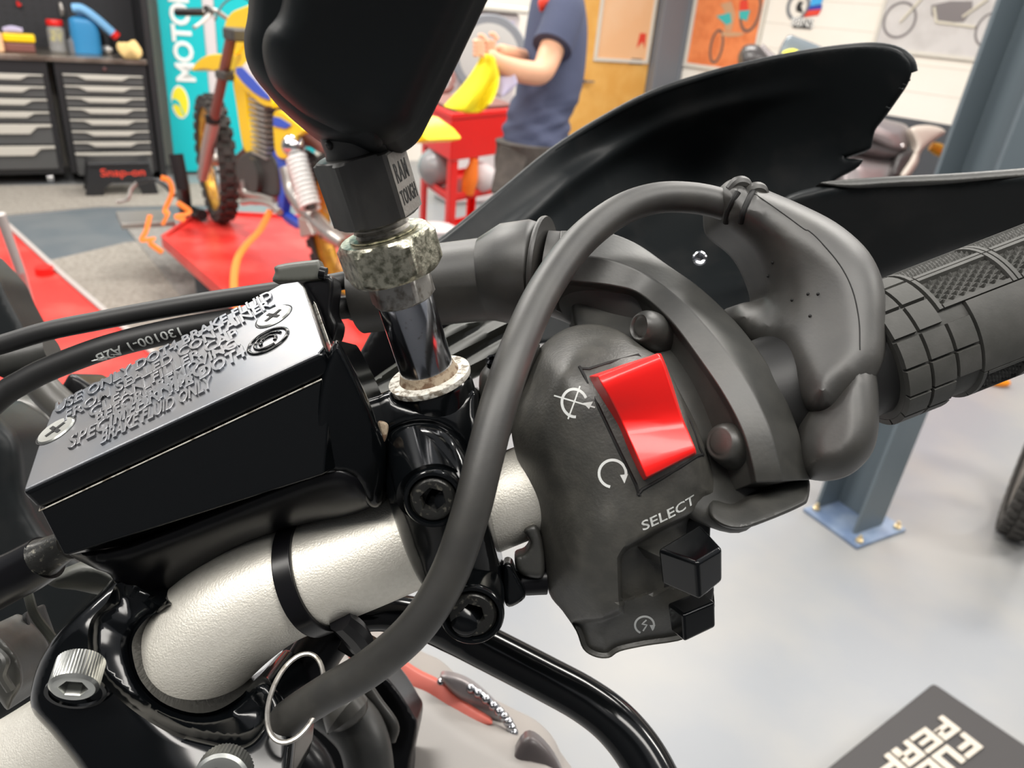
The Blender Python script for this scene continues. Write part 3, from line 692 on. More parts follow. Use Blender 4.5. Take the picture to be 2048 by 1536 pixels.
# wheel clamp with crank and black upright in front of the bike
c0 = G(372, 425, .30)
th = thing('wheel_clamp', 'black front wheel clamp with orange strap on the red lift', 'clamp', c0)
Geo().tube([c0, D(365, 372, 4.0), D(352, 308, 3.95)], .035, 12, 1).obj('upright', 'cab_black', th)
Geo().tube([c0+ZW*.02, G(405, 430, .34)], .03, 10, 1).obj('foot', 'cab_black', th)
Geo().tube([D(350, 392, 3.9), D(315, 360, 3.92), D(275, 365, 3.95)], .011, 8, 2).obj('arm', 'cab_black', th)
Geo().tube([D(275, 365, 3.95), D(262, 378, 3.95), D(255, 400, 3.95), D(234, 404, 3.95)], .010, 8, 2).obj('crank', 'alloy', th)
def strap(pts, label, w_=.013):
    Geo().tube([D(*p) for p in pts], w_, 8, 5, flat=.18, hint=CV(0, 0, 1)).obj('ratchet_strap', 'strap', label=label, cat_='strap')
strap(((322, 355, 3.85), (338, 362, 3.84), (344, 385, 3.84), (330, 420, 3.84), (335, 428, 3.8), (325, 450, 3.8)), 'orange strap looped over the wheel clamp arm')
strap(((355, 405, 3.78), (380, 425, 3.76), (352, 432, 3.74), (370, 440, 3.74)), 'orange strap bunched on the lift under the front tyre')
strap(((300, 430, 3.6), (292, 462, 3.58), (284, 480, 3.57), (308, 478, 3.55), (300, 486, 3.54), (325, 505, 3.52)), 'orange strap end hanging off the left corner of the bike lift', .012)
strap(((541, 420, 3.2), (520, 460, 3.15), (494, 488, 3.1), (474, 520, 3.0), (468, 575, 2.9), (480, 640, 2.8)), 'orange tie down strap running from the footpeg down to the lift', .014)
# ---- dirt bike
P0 = G(440, 440, .3); P1 = G(703, 612, .3); XB = nz(P1-P0); YB = ZW.cross(XB)
if YB.dot(CAM-P0) < 0: YB = -YB
FBk = Fr(P0, XB, ZW); FBk.z = YB
def bk(px, py, y=0): q = loc(FBk, onplane(px, py, P0+YB*y, YB)); return q[0], q[1]
bike = thing('dirt_bike', 'yellow and blue dirt bike strapped on the red lift', 'motorcycle', (P0+P1)/2)
def plate(name, m, pts, y0, y1, sm=1, bev=.008, y_for=None):
    yf = y1 if y_for is None else y_for
    P = [bk(x, y, yf) for x, y in pts]
    if sm > 1: P = [tuple(q) for q in cat(P, sm, True)]
    return Geo().prism(FBk, P, y0, y1).obj(name, m, bike, bevel=bev)
wa = math.radians(-33); wdir = Vector((math.sin(wa), math.cos(wa), 0)); wax = wdir.cross(ZW)
if wax.dot(YB) < 0: wax = -wax
def bike_wheel(c, axis, R, w_, nk=30):
    fr = axframe(c, axis); t = tyre_geo(fr, R, w_, nk).obj('wheel', 'tyre', bike)
    Geo().lathe(fr, [(R-.045, -w_*.36), (R-.075, -w_*.30), (R-.085, -.012), (R-.085, .012), (R-.075, w_*.30), (R-.045, w_*.36)], 44, cap=False).obj('rim', 'rim_gold', t)
    g = Geo()
    for k in range(16):
        a = 2*math.pi*k/16; g.cyl(fr.p(.03*math.cos(a), .03*math.sin(a), .03*(-1)**k), fr.p((R-.085)*math.cos(a+.25), (R-.085)*math.sin(a+.25), 0), .0022, 5)
    o = g.obj('spokes', 'alloy', t); Geo().cyl(fr.p(0, 0, -.06), fr.p(0, 0, .06), .035).obj('hub', 'alloy', t)
    return fr
wc = onplane(431, 319, P0, YB)
ff = bike_wheel(wc, wax, .314, .085)
Geo().lathe(ff.at(0, 0, -.05), [(.11, 0), (.11, .004), (.07, .005), (.07, 0)], 30).obj('brake_disc', 'alloy', bike)
rc = onplane(700, 462, P0, YB)
print('wheels', wc.z-.347-.3, rc.z-.327-.3)
fr_ = bike_wheel(rc, YB, .307, .11)
# fork legs
for s, dd in ((1, -.12), (-1, .17)):
    o_ = YB*(.11 if s > 0 else -.10)
    A = onplane(463, 72, P0+YB*.11, YB); M = onplane(427, 243, P0+YB*.11, YB); B = onplane(405, 356, P0+YB*.11, YB)
    sh = Vector() if s > 0 else -YB*.21
    Geo().tube([A+sh, M+sh], .023, 12, 1).obj('fork_tube', 'fork_brown', bike)
    Geo().tube([M+sh, (M+B)/2+sh, B+sh], [.030, .033, .026], 12, 1).obj('fork_slider', 'fork_grey', bike)
    Geo().cyl(M+sh-ZW*.005, M+sh+ZW*.03, .036).obj('fork_seal', 'black', bike)
A = onplane(466, 66, P0+YB*.11, YB); Geo().box(Fr(A-YB*.105, XB, ZW), -.06, .06, -.03, .02, -.13, .13).obj('triple_clamp', 'engine', bike, bevel=.01)
A = onplane(448, 150, P0+YB*.11, YB); Geo().box(Fr(A-YB*.105, XB, ZW), -.05, .06, -.02, .02, -.13, .13).obj('triple_clamp', 'engine', bike, bevel=.01)
hb = [(352, 24, 3.72), (385, 24, 3.70), (412, 24, 3.72), (432, 22, 3.78), (456, 38, 3.85), (480, 50, 3.92), (520, 50, 4.1), (560, 60, 4.35), (610, 60, 4.45)]
Geo().tube([D(*p) for p in hb], .012, 12, 4).obj('handlebar', 'alloy', bike)
Geo().tube([D(353, 24, 3.72), D(380, 24, 3.70), D(407, 24, 3.71)], .018, 12, 2).obj('grip', 'black', bike)
Geo().tube([D(418, 30, 3.70), D(408, 40, 3.66), D(396, 50, 3.62), D(388, 55, 3.6)], [.012, .010, .008, .009], 8, 3).obj('clutch_lever', 'alloy', bike)
Geo().tube([D(412, 22, 3.7), D(420, 24, 3.72)], .026, 12, 1).obj('lever_perch', 'engine', bike)
Geo().tube([D(430, 40, 3.75), D(445, 10, 3.8), D(470, -5, 3.85), D(500, 5, 3.95), D(495, 60, 4.0)], .005, 6, 6).obj('cable', 'black', bike)
plate('number_plate', 'bright_yellow', ((458, 28), (478, 16), (506, 12), (508, 60), (490, 90), (470, 110), (452, 96), (447, 55)), -.02, .02, 4, .01)
plate('front_fender', 'bright_yellow', ((383, 142), (392, 125), (410, 112), (436, 108), (470, 112), (492, 96), (492, 125), (470, 150), (445, 152), (428, 142), (405, 138)), -.055, .055, 3, .012)
plate('radiator_shroud', 'bright_yellow', ((466, 150), (480, 120), (490, 95), (545, 205), (538, 214), (520, 208), (490, 180)), .10, .13, 2, .006)
plate('shroud_graphic', 'bike_blue', ((471, 147), (482, 134), (532, 186), (536, 200), (505, 184)), .131, .137, 2, .002)
plate('shroud_stripe', 'white_print', ((484, 133), (494, 122), (540, 190), (533, 187)), .131, .135, 1, .001)
plate('front_frame_guard', 'bright_yellow', ((464, 158), (480, 165), (492, 190), (497, 245), (513, 306), (500, 312), (484, 292), (472, 215)), .02, .09, 3, .012)
e0 = onplane(513, 250, P0, YB)
u0, v0 = bk(516, 250, .12)
g = Geo()
for k in range(12): g.box(FBk, u0-.075, u0+.075, v0-.13+k*.022, v0-.12+k*.022, -.08, .125)
g.box(FBk, u0-.045, u0+.045, v0-.15, v0+.15, -.05, .10); g.obj('cylinder_fins', 'alloy', bike, bevel=.002)
Geo().box(FBk, u0-.05, u0+.05, v0+.14, v0+.20, -.05, .11).obj('cylinder_head', 'alloy', bike, bevel=.012)
plate('crankcase', 'engine', ((475, 312), (500, 300), (535, 305), (552, 330), (556, 390), (530, 400), (500, 392), (478, 370), (468, 340)), -.10, .11, 4, .02)
cc = bk(512, 350, .11); Geo().cyl(FBk.p(cc[0], cc[1], .11), FBk.p(cc[0], cc[1], .135), .075, 28).obj('clutch_cover', 'engine', bike)
Geo().tube([FBk.p(*bk(*p, .13), .13) for p in ((486, 360), (492, 385), (520, 392), (548, 402))], .012, 10).obj('gear_lever', 'alloy', bike)
Geo().tube([FBk.p(*bk(*p, .18), .18) for p in ((485, 405), (510, 402), (540, 408), (560, 425))], .014, 10).obj('footpeg', 'alloy', bike)
Geo().tube([FBk.p(*bk(*p, -.06), -.06) for p in ((500, 300), (478, 320), (475, 370), (500, 400), (560, 395))], .022, 12).obj('exhaust_pipe', 'fork_brown', bike)
plate('side_panel', 'bright_yellow', ((546, 225), (562, 222), (580, 235), (608, 262), (584, 278), (578, 300), (572, 318), (552, 312), (546, 270)), .09, .12, 3, .008)
plate('side_graphic', 'bike_blue', ((546, 233), (560, 236), (582, 250), (570, 258), (546, 252)), .121, .126, 1, .002)
plate('frame_rail', 'bike_blue', ((546, 300), (572, 315), (574, 350), (566, 410), (562, 432), (553, 430), (555, 380), (545, 340)), .06, .10, 3, .01)
plate('frame_rail', 'bike_blue', ((556, 420), (575, 432), (600, 452), (590, 458), (565, 440)), .05, .09, 2, .008)
plate('seat', 'bike_blue', ((540, 190), (600, 196), (680, 205), (760, 225), (758, 245), (680, 235), (590, 228), (548, 222)), -.07, .07, 3, .02)
plate('fuel_tank', 'bright_yellow', ((486, 95), (510, 82), (560, 110), (590, 190), (545, 205), (510, 150)), -.09, .095, 3, .03)
plate('rear_fender', 'bright_yellow', ((740, 238), (770, 232), (808, 236), (856, 281), (800, 284), (740, 262)), -.07, .07, 2, .01)
Geo().tube([FBk.p(*bk(*p, -.12), -.12) for p in ((590, 250), (640, 265), (700, 285), (740, 290))], [.03, .05, .05, .04], 14).obj('silencer', 'fork_grey', bike)
A, B = FBk.p(*bk(586, 292, .13), .13), FBk.p(*bk(622, 418, .13), .13)
Geo().ball(A, .045, 12).obj('shock_reservoir', 'shiny', bike)
Geo().cyl(A, B, .020).obj('shock_body', 'engine', bike)
g = Geo(); ax = axframe(A+(B-A)*.18, B-A); L = (B-A).length*.8; g.tube([ax.p(.036*math.cos(t), .036*math.sin(t), L*i/132) for i, t in [(i, i*2*math.pi/12) for i in range(133)]], .0085, 7, 1)
g.obj('shock_spring', 'white_print', bike)
Geo().tube([FBk.p(*bk(*p, .10), .10) for p in ((572, 335), (586, 385), (622, 432), (655, 465), (686, 488))], [.028, .032, .036, .032, .024], 12).obj('swingarm', 'alloy', bike)
Geo().tube([FBk.p(*bk(*p, -.10), -.10) for p in ((572, 335), (586, 385), (622, 432), (655, 465), (700, 470))], [.028, .032, .036, .032, .024], 12).obj('swingarm', 'alloy', bike)
Geo().cyl(rc-YB*.12, rc+YB*.13, .016).obj('axle', 'engine', bike)
Geo().tube([FBk.p(*bk(*p, .02), .02) for p in ((560, 300), (600, 270), (660, 300), (690, 300))], .03, 10).obj('airbox', 'fork_brown', bike)
plate('tool_plate', 'fork_grey', ((594, 434), (612, 440), (626, 470), (600, 476)), .10, .14, 1, .006)

# ---- red tool cart
def cart():
    zt_ = .93
    A, B, C_ = G(905, 226, zt_), G(840, 197, zt_), G(1030, 216, zt_)
    D_ = C_+(B-A); c = (B+C_)/2
    th = thing('tool_cart', 'red metal tool cart with open shelves in front of the person', 'cart', (c.x, c.y, 0))
    def ring(z, s=1., o=0): return [Vector((c.x+(p.x-c.x)*s, c.y+(p.y-c.y)*s, z)) for p in (A, B, D_, C_)]
    Geo().tops(ring(zt_, 1.03), (0, 0, -.035)).obj('top_rim', 'cart_red', th, bevel=.008)
    Geo().tops(ring(zt_+.02, .96), (0, 0, -.018)).obj('rubber_liner', 'fork_brown', th)
    r0, r1 = ring(zt_-.036, 1.0), ring(zt_-.26, .97)
    Geo().add(r0+r1, [(0, 1, 2, 3), (7, 6, 5, 4), (0, 4, 5, 1), (1, 5, 6, 2), (2, 6, 7, 3), (3, 7, 4, 0)]).obj('drawer_box', 'cart_red', th, bevel=.01)
    R1 = ring(zt_-.26, .93)
    for i, p in enumerate(R1):
        q = R1[(i+1) % 4]; q2 = R1[(i-1) % 4]; d1, d2 = nz(q-p), nz(q2-p)
        b = Vector((p.x, p.y, .06)); w_ = .062
        g = Geo(); z1 = zt_-.262
        for d, e in ((d1, d2), (d2, d1)):
            g.add([b, b+d*w_, b+d*w_+e*.005, b+e*.005]+[Vector((v.x, v.y, z1)) for v in (b, b+d*w_, b+d*w_+e*.005, b+e*.005)], [(0, 1, 2, 3), (4, 5, 6, 7), (0, 1, 5, 4), (1, 2, 6, 5), (2, 3, 7, 6), (3, 0, 4, 7)])
        g.obj('post', 'cart_red', th)
        f = axframe(b+ZW*-.02+d1*.03+d2*.03, nz(d1)); Geo().lathe(f.at(0, 0, -.012), [(.036, 0), (.038, .006), (.038, .02), (.036, .026)], 20).obj('castor', 'black', th)
    for zz in (.45, .12):
        Geo().tops(ring(zz, .92), (0, 0, -.012)).obj('shelf', 'cart_red', th); R_ = ring(zz+.03, .92)
        for i in range(4):
            a, b = R_[i], R_[(i+1) % 4]; inn = nz(c-(a+b)/2); inn.z = 0
            Geo().tops([a, b, b+nz(inn)*.005, a+nz(inn)*.005], (0, 0, -.045)).obj('shelf_lip', 'cart_red', th)
    return c, ring
cc, ring = cart()
q = ring(.451, .6)
def lay(name, c, r, s, m, label, cat_): 
    g = Geo().ball(Vector((c.x, c.y, c.z+r*s[2])), r, 10, s); return g.obj(name, m, label=label, cat_=cat_)
A = G(872, 372, .45); lay('helmet', A+nz(A*-1)*0, .12, (.95, 1, .95), 'helmet_grey', 'dark grey helmet on the upper shelf of the red cart', 'helmet')
A = G(958, 384, .45); lay('plastic_bag', A, .10, (1, .8, .9), 'machine_grey', 'pale crumpled plastic bag on the cart shelf beside the corner post', 'bag')
A = G(935, 388, .46); Geo().tube([A, A+ZW*.09+CV(.01, 0, 0), A+ZW*.2+CV(.03, 0, 0)], [.035, .045, .02], 10).obj('spray_bottle', 'strap', label='orange bottle on the cart shelf behind the corner post', cat_='bottle')
A = G(872, 520, .135); Geo().lathe(Fr(A, (1, 0, 0), (0, 1, 0)), [(.10, 0), (.11, .01), (.11, .19), (.09, .2)], 24).obj('paint_tin', 'machine_grey', label='pale grey tin on the bottom shelf of the cart', cat_='tin')
A = G(965, 520, .135); Geo().box(axframe(A, ZW, NA), -.1, .1, -.1, .1, 0, .16).obj('storage_box', 'fork_brown', bevel=.01, label='dark red box on the bottom shelf of the cart', cat_='box')
# ---- pale machine with round disc behind
th = thing('workshop_machine', 'pale grey machine with a round clear disc behind the person', 'machine', (D(985, 150, 5.8).x, D(985, 150, 5.8).y, 0))
mf = Fr((D(985, 150, 5.8).x, D(985, 150, 5.8).y, 0), DA, ZW); mf.z = NA
zc = D(975, 108, 5.6).z; zt2 = D(975, 22, 5.8).z
Geo().box(mf, -.30, .24, 0, zt2, -.35, -.05).obj('body', 'machine_grey', th, bevel=.03)
Geo().box(mf, -.34, .28, zt2, zt2+.05, -.38, .0).obj('top_cover', 'frame_white', th, bevel=.02)
Geo().box(mf, -.24, .18, zt2-.5, zt2-.05, -.05, -.035).obj('front_panel', 'lav_paper', th, bevel=.01)
dc = D(978, 112, 5.45); df = axframe(dc, nz(CAM-dc)+ZW*.1)
Geo().lathe(df, [(.26, 0), (.272, .01), (.26, .02), (.235, .02)], 44).obj('disc_rim', 'trim_grey', th)
Geo().lathe(df, [(.02, .022), (.10, .028), (.20, .022), (.255, .012)], 44, cap=True).obj('disc', 'grey_disc', th)
Geo().tube([D(*p) for p in ((900, 110, 5.2), (897, 130, 5.2), (899, 155, 5.2), (908, 172, 5.2))], .014, 8).obj('hook_rod', 'white_print', th)
Geo().tube([D(*p) for p in ((868, 165, 5.2), (885, 150, 5.2), (905, 150, 5.2), (900, 178, 5.2), (878, 182, 5.2))], .022, 8, closed=True).obj('hose', 'fork_brown', th)

# ---- person
DP = 3.6
hipc = D(1070, 300, DP)
person = thing('person', 'person in navy t-shirt and dark work trousers holding a yellow cloth', 'person', (hipc.x, hipc.y, 0))
rgt = nz(Vector((XC.x*0+1, 0, 0))); rt = nz(CV(1, 0, 0)-ZW*CV(1, 0, 0).z); bkw = nz(rt.cross(ZW))
if bkw.dot(CAM-hipc) < 0: bkw = -bkw        # towards the camera
def ringp(y, xl, xr, dep, d=DP, n=12, sh=0):
    L, R_ = D(xl, y, d), D(xr, y, d); c = (L+R_)/2+bkw*sh; a = (R_-L)/2
    return [c+a*math.cos(2*math.pi*k/n)+bkw*dep*math.sin(2*math.pi*k/n) for k in range(n)]
def wring(c, a, b, n=12): return [c+rt*a*math.cos(2*math.pi*k/n)+bkw*b*math.sin(2*math.pi*k/n) for k in range(n)]
# body (skin): head, neck, arms, hidden torso - one continuous mesh through skin modifier
def skinbody(name, joints, edges, rad, m, parent, sub=2):
    base = Vector(parent['_o']); me = bpy.data.meshes.new(name); me.from_pydata([Vector(j)-base for j in joints], edges, [])
    o = bpy.data.objects.new(name, me); COL.objects.link(o); o.parent = parent; me.materials.append(MATS[m]); o['_o'] = tuple(base)
    md = o.modifiers.new('s', 'SKIN'); md.use_smooth_shade = True
    for i, r in enumerate(rad): me.skin_vertices[0].data[i].radius = (r, r) if not isinstance(r, tuple) else r
    me.skin_vertices[0].data[0].use_root = True
    u = o.modifiers.new('u', 'SUBSURF'); u.levels = sub; u.render_levels = sub; return o
J = [D(1078, 260, DP), D(1085, 190, DP), D(1108, 80, DP), D(1118, 0, DP), D(1112, -55, DP), D(1105, -95, DP), D(1098, -150, DP),
     D(1122, 12, DP-.16), D(1108, 88, DP-.22), D(1084, 150, DP-.27), D(1035, 142, DP-.33), D(990, 122, DP-.38), D(972, 108, DP-.40),
     D(1100, 10, DP+.16), D(1080, 80, DP+.14), D(1055, 120, DP+.0), D(1015, 108, DP-.22), D(996, 100, DP-.32)]
Eg = [(0, 1), (1, 2), (2, 3), (3, 4), (4, 5), (5, 6), (3, 7), (7, 8), (8, 9), (9, 10), (10, 11), (11, 12), (3, 13), (13, 14), (14, 15), (15, 16), (16, 17)]
Rd = [.12, .12, .13, .10, .055, .075, .10, .062, .062, .057, .050, .034, .04, .06, .055, .045, .036, .03]
skinbody('body', J, Eg, Rd, 'skin', person)
Geo().ball(D(1100, -160, DP)+ZW*.03, .112, 12, (1, 1.05, 1.1)).obj('hair', 'hair', person)
for c_, sgn in ((D(968, 100, DP-.42), 1), (D(990, 96, DP-.36), -1)):
    for k in range(5):
        off = CV(-.0, .022-.017*k, .012*sgn)
        if k == 4: pts = [c_+CV(.01, .03, .01), c_+CV(-.005, .05, .015), c_+CV(-.022, .052, .012)]
        else: pts = [c_+off, c_+off+CV(-.028+.003*k, .004, .012), c_+off+CV(-.036, -.008, .03), c_+off+CV(-.022, -.014, .042)]
        Geo().tube(pts, [.011, .010, .009, .007][:len(pts)], 8, 3).obj('thumb' if k == 4 else 'finger', 'skin', person)
S = [(-62, 1092, 1130, .07), (-35, 1072, 1158, .15), (0, 1062, 1168, .20), (55, 1052, 1175, .19), (120, 1043, 1172, .17), (175, 1032, 1164, .16), (225, 1014, 1146, .155), (250, 1008, 1138, .16), (284, 1003, 1141, .165)]
g = Geo().skin([ringp(y, a, b, d) for y, a, b, d in S], 3, 4)
def fold(v): 
    return .006*math.sin(v.z*60+v.x*25)+.005*math.sin(v.z*110-v.x*40)
for i, v in enumerate(g.v):
    if v.z < 1.12: g.v[i] = v+bkw*fold(v)+rt*fold(v+Vector((.3, 0, .1)))
g.obj('t_shirt', 'shirt', person, ang=60)
sl = [(1128, -12, .07, DP-.10), (1130, 20, .09, DP-.17), (1118, 60, .088, DP-.21), (1104, 96, .090, DP-.23)]
g = Geo(); rr = []
for i, (x, y, r, d) in enumerate(sl):
    a = D(x, y, d); nx = D(*[(sl[min(i+1, 3)])[k] for k in (0, 1, 3)]) if i < 3 else a; pv = D(*[(sl[max(i-1, 0)])[k] for k in (0, 1, 3)])
    f = axframe(a, nz(nx-pv)); rr.append([f.p(r*math.cos(t), r*math.sin(t)) for t in [2*math.pi*k/12 for k in range(12)]])
g.skin(rr, 3, 4).obj('sleeve', 'shirt', person, ang=60)
Geo().tube([D(1104, -6, DP-.2), D(1088, 5, DP-.2), D(1082, 22, DP-.17)], [.022, .026, .008], 8).obj('lanyard', 'poster_red', person)
for s in (-1, 1):
    top = D(1072+s*14, 285, DP)-bkw*.0; f_ = Vector((hipc.x, hipc.y, 0))+rt*s*.07-bkw*s*.07
    c0 = hipc+rt*s*.045+ZW*.04-bkw*s*.05
    g = Geo().skin([wring(c0, .145, .14), wring(c0-ZW*.12, .135, .13), wring(c0+(f_-c0)*.42, .105, .105), wring(c0+(f_-c0)*.55, .095, .10), wring(c0+(f_-c0)*.8, .085, .09), wring(Vector((f_.x, f_.y, .06)), .08, .09)], 3, 4)
    for i, v in enumerate(g.v): g.v[i] = v+rt*.006*math.sin(v.z*45+s)
    g.obj('trouser_leg', 'trousers', person, ang=60)
    Geo().skin([[Vector((f_.x, f_.y, h))+rt*(x*q-.05)+bkw*y*q for x, y in ((-.15, .03), (-.15, -.03), (0, -.05), (.12, -.04), (.12, .04), (0, .05))] for h, q in ((.005, .95), (.02, 1), (.06, .8), (.09, .45))], 3, 3).obj('boot', 'black', person)
g = Geo().prism(Fr(D(1030, 345, DP-.17), CV(1, -.12, 0), CV(.12, 1, 0)), [(-.10, -.10), (.02, -.12), (.05, .10), (-.08, .12)], -.02, .0); g.obj('cargo_pocket', 'trousers', person, bevel=.01)
Geo().prism(Fr(D(1000, 362, DP-.16), CV(1, -.12, 0), CV(.12, 1, 0)), [(-.02, -.006), (.02, -.006), (.02, .006), (-.02, .006)], 0, .006).obj('pocket_tag', 'gold', person)
# yellow cloth in the hand
g = Geo(); rows = []
C0 = [((962, 112), (972, 108), (984, 112), (992, 122)), ((948, 140), (968, 146), (986, 148), (998, 150)), ((925, 172), (955, 180), (975, 176), (996, 172)), ((893, 207), (930, 216), (958, 214), (985, 200)), ((888, 212), (926, 224), (960, 224), (978, 208))]
rows = [[D(x, y, DP-.42+.05*math.sin(j*2.6+i*.8)) for j, (x, y) in enumerate(r)] for i, r in enumerate(C0)]
g.skin(rows, 5, 4, closed=False, cap=False)
g.obj('microfibre_cloth', 'cloth_yellow', solid=.006, label='yellow cloth hanging from the hand of the person', cat_='cloth', ang=70)
g = Geo(); rows = [[D(x, y, DP-.35+.02*math.sin(j*2+i*1.3)) for j, (x, y) in enumerate(r)] for i, r in enumerate((((986, 132), (1005, 140), (1030, 150)), ((985, 158), (1008, 165), (1034, 168)), ((988, 190), (1003, 194), (1015, 186))))]
g.skin(rows, 4, 4, closed=False, cap=False).obj('paper_towel', 'lav_paper', solid=.004, label='lavender paper towel held beside the yellow cloth', cat_='towel', ang=70)

# ---- parked motorcycle at the right, seen behind the hand guard
DM = 5.2
mc = D(1640, 330, DM)
pm = thing('parked_motorcycle', 'grey sports motorcycle parked behind the hand guard by the right wall', 'motorcycle', (mc.x, mc.y, 0))
solid(((1705, 245), (1745, 232), (1775, 240), (1812, 250), (1820, 270), (1815, 300), (1790, 305), (1745, 285), (1712, 270)), [(1700, 250, DM)], .10, 30, .2, 10).obj('tail_panel', 'fairing_grey', pm, ang=50)
solid(((1690, 270), (1745, 285), (1800, 300), (1815, 296), (1790, 318), (1740, 312), (1690, 300)), [(1700, 250, DM-.03)], .05, 14, .1, 8).obj('lower_panel', 'fairing_dark', pm, ang=50)
solid(((1820, 258), (1850, 250), (1880, 255), (1890, 266), (1862, 285), (1842, 305), (1835, 330), (1815, 355), (1800, 352), (1820, 320), (1832, 290)), [(1850, 280, DM-.1)], .04, 12, .06, 7).obj('seat_cowl', 'fairing_pale', pm, ang=50)
solid(((1690, 310), (1760, 312), (1825, 300), (1838, 300), (1815, 350), (1795, 420), (1690, 420)), [(1700, 250, DM+.05)], .08, 40, .2, 12).obj('fairing', 'fairing_grey', pm, ang=50)
solid(((1795, 312), (1828, 300), (1822, 325), (1800, 352), (1784, 350)), [(1800, 320, DM-.08)], .03, 10, .05, 7).obj('vent', 'fairing_dark', pm, ang=50)
Geo().tube([D(1862, 292, DM), D(1878, 300, DM), D(1890, 312, DM)], [.03, .04, .02], 10).obj('shock_absorber', 'gold', pm)
c = D(1805, 292, DM-.15); Geo().ball(c, .014).obj('bolt', 'shiny', pm)
solid(((1482, 105), (1488, 92), (1505, 88), (1520, 92), (1532, 105), (1540, 122), (1520, 130), (1500, 132), (1485, 128)), [(1500, 110, DM)], .08, 18, .06, 7).obj('mirror', 'fairing_dark', pm, ang=50)
Geo().tube([D(1520, 95, DM), D(1535, 112, DM), D(1560, 135, DM), D(1580, 160, DM)], [.03, .035, .04, .04], 10).obj('mirror_stem', 'fairing_grey', pm)
solid(((1560, 112), (1575, 72), (1600, 76), (1640, 92), (1660, 105), (1640, 125), (1600, 130)), [(1600, 110, DM+.1)], .03, 14, .03, 7).obj('windscreen', 'glass_tint', pm, ang=50)
solid(((1566, 104), (1585, 98), (1600, 104), (1598, 115), (1570, 115)), [(1600, 110, DM+.04)], .01, 8, .02, 6).obj('dash_light', 'yellow_print', pm, ang=50)
solid(((1480, 150), (1560, 125), (1660, 120), (1720, 240), (1700, 420), (1560, 440), (1460, 300)), [(1600, 300, DM+.25)], .06, 60, .12, 24).obj('tank_and_body', 'fairing_dark', pm, ang=50)
for x_ in (-.75, .50):
    c = Vector((mc.x, mc.y, .3))+nz(DB)*x_; tyre_geo(axframe(c, NB), .3, .14, 20, False).obj('wheel', 'tyre', pm)
# ================================================================== THE MOTORCYCLE'S RIGHT HANDLEBAR (foreground)
A0, A1 = D(740, 1105, .185), D(2048, 595, .193)
AX = nz(A1-A0); TV = CV(0, 0, 1); TV = nz(TV-AX*TV.dot(AX)); PD = nz(AX.cross(TV))
if PD.dot(CV(0, -1, 0)) < 0: PD = -PD                      # down across the bar
FBar = Fr(A0, AX, PD); FBar.z = TV
def sbar(px, py, q=0):                                      # (along, across) where a sight line meets the plane q in front of the bar axis
    r = loc(FBar, onplane(px, py, A0+TV*q, TV)); return r[0], r[1]
# ---- handlebar
hb = [(-160, 1665, .190, .0143), (-40, 1590, .189, .0143), (50, 1545, .188, .0143), (150, 1485, .187, .0143), (262, 1420, .185, .0143), (335, 1355, .1835, .0143), (398, 1288, .182, .0143), (467, 1225, .1815, .0141), (550, 1175, .182, .0134), (640, 1142, .1835, .0131), (740, 1105, .185, .0128)]
pts = [D(*p[:3]) for p in hb]; rad = [p[3] for p in hb]
for s_, r in ((.014, .0122), (.026, .0113), (.045, .0111), (.08, .0111), (.15, .0111), (.24, .0111)): pts.append(A0+AX*s_); rad.append(r)
g = Geo().tube(pts, rad, 56, 8); g.obj('handlebar', 'bar_alu', label='bare silver aluminium handlebar running up to the right', cat_='handlebar', ang=60)
# ---- cable tie round the bar
def band(c, ax, R, wd, th_, tilt=(0, 0), n=56, a0=0, a1=2*math.pi, ry=1.):
    f = axframe(c, ax, CV(0, 0, 1)); rings = []
    closed = abs(a1-a0-2*math.pi) < 1e-6
    m = n if closed else n+1
    for k in range(m):
        t = a0+(a1-a0)*k/n; e = f.x*math.cos(t)+f.y*math.sin(t)*ry; sh = ax*(tilt[0]*math.cos(t)+tilt[1]*math.sin(t))
        p = c+e*R+sh; rings.append([p-ax*wd/2, p+ax*wd/2, p+ax*wd/2+e*th_, p-ax*wd/2+e*th_])
    if closed: rings.append(rings[0])
    return Geo().skin(rings, 1, 1, cap=not closed), f
bc = D(632, 1145, .1832); bax = nz(D(740, 1105, .185)-D(550, 1175, .182))
th = thing('cable_tie', 'black cable tie wrapped round the silver handlebar', 'cable tie', bc)
fz = axframe(bc, bax, CV(0, 0, 1)); dv = CV(0, 0, 1)
g, _ = band(bc, bax, .0133, .0040, .0012, (0, 0))
# shear: the part nearer the viewer sits further left
for i, v in enumerate(g.v):
    q = (v-bc).dot(dv); g.v[i] = v-bax*(q*.33)
g.obj('strap', 'satin_black', th, bevel=.0003)
f = Fr(D(722, 1292, .188), CV(.86, -.42, .2), CV(.42, .86, 0)); Geo().box(f, -.0045, .0045, -.0028, .0028, -.003, .003).obj('lock_head', 'satin_black', th, bevel=.0007)
Geo().tube([D(680, 1240, .176), D(705, 1262, .180), D(725, 1290, .184)], [.0028, .0032, .003], 10, 4).obj('tail', 'satin_black', th)

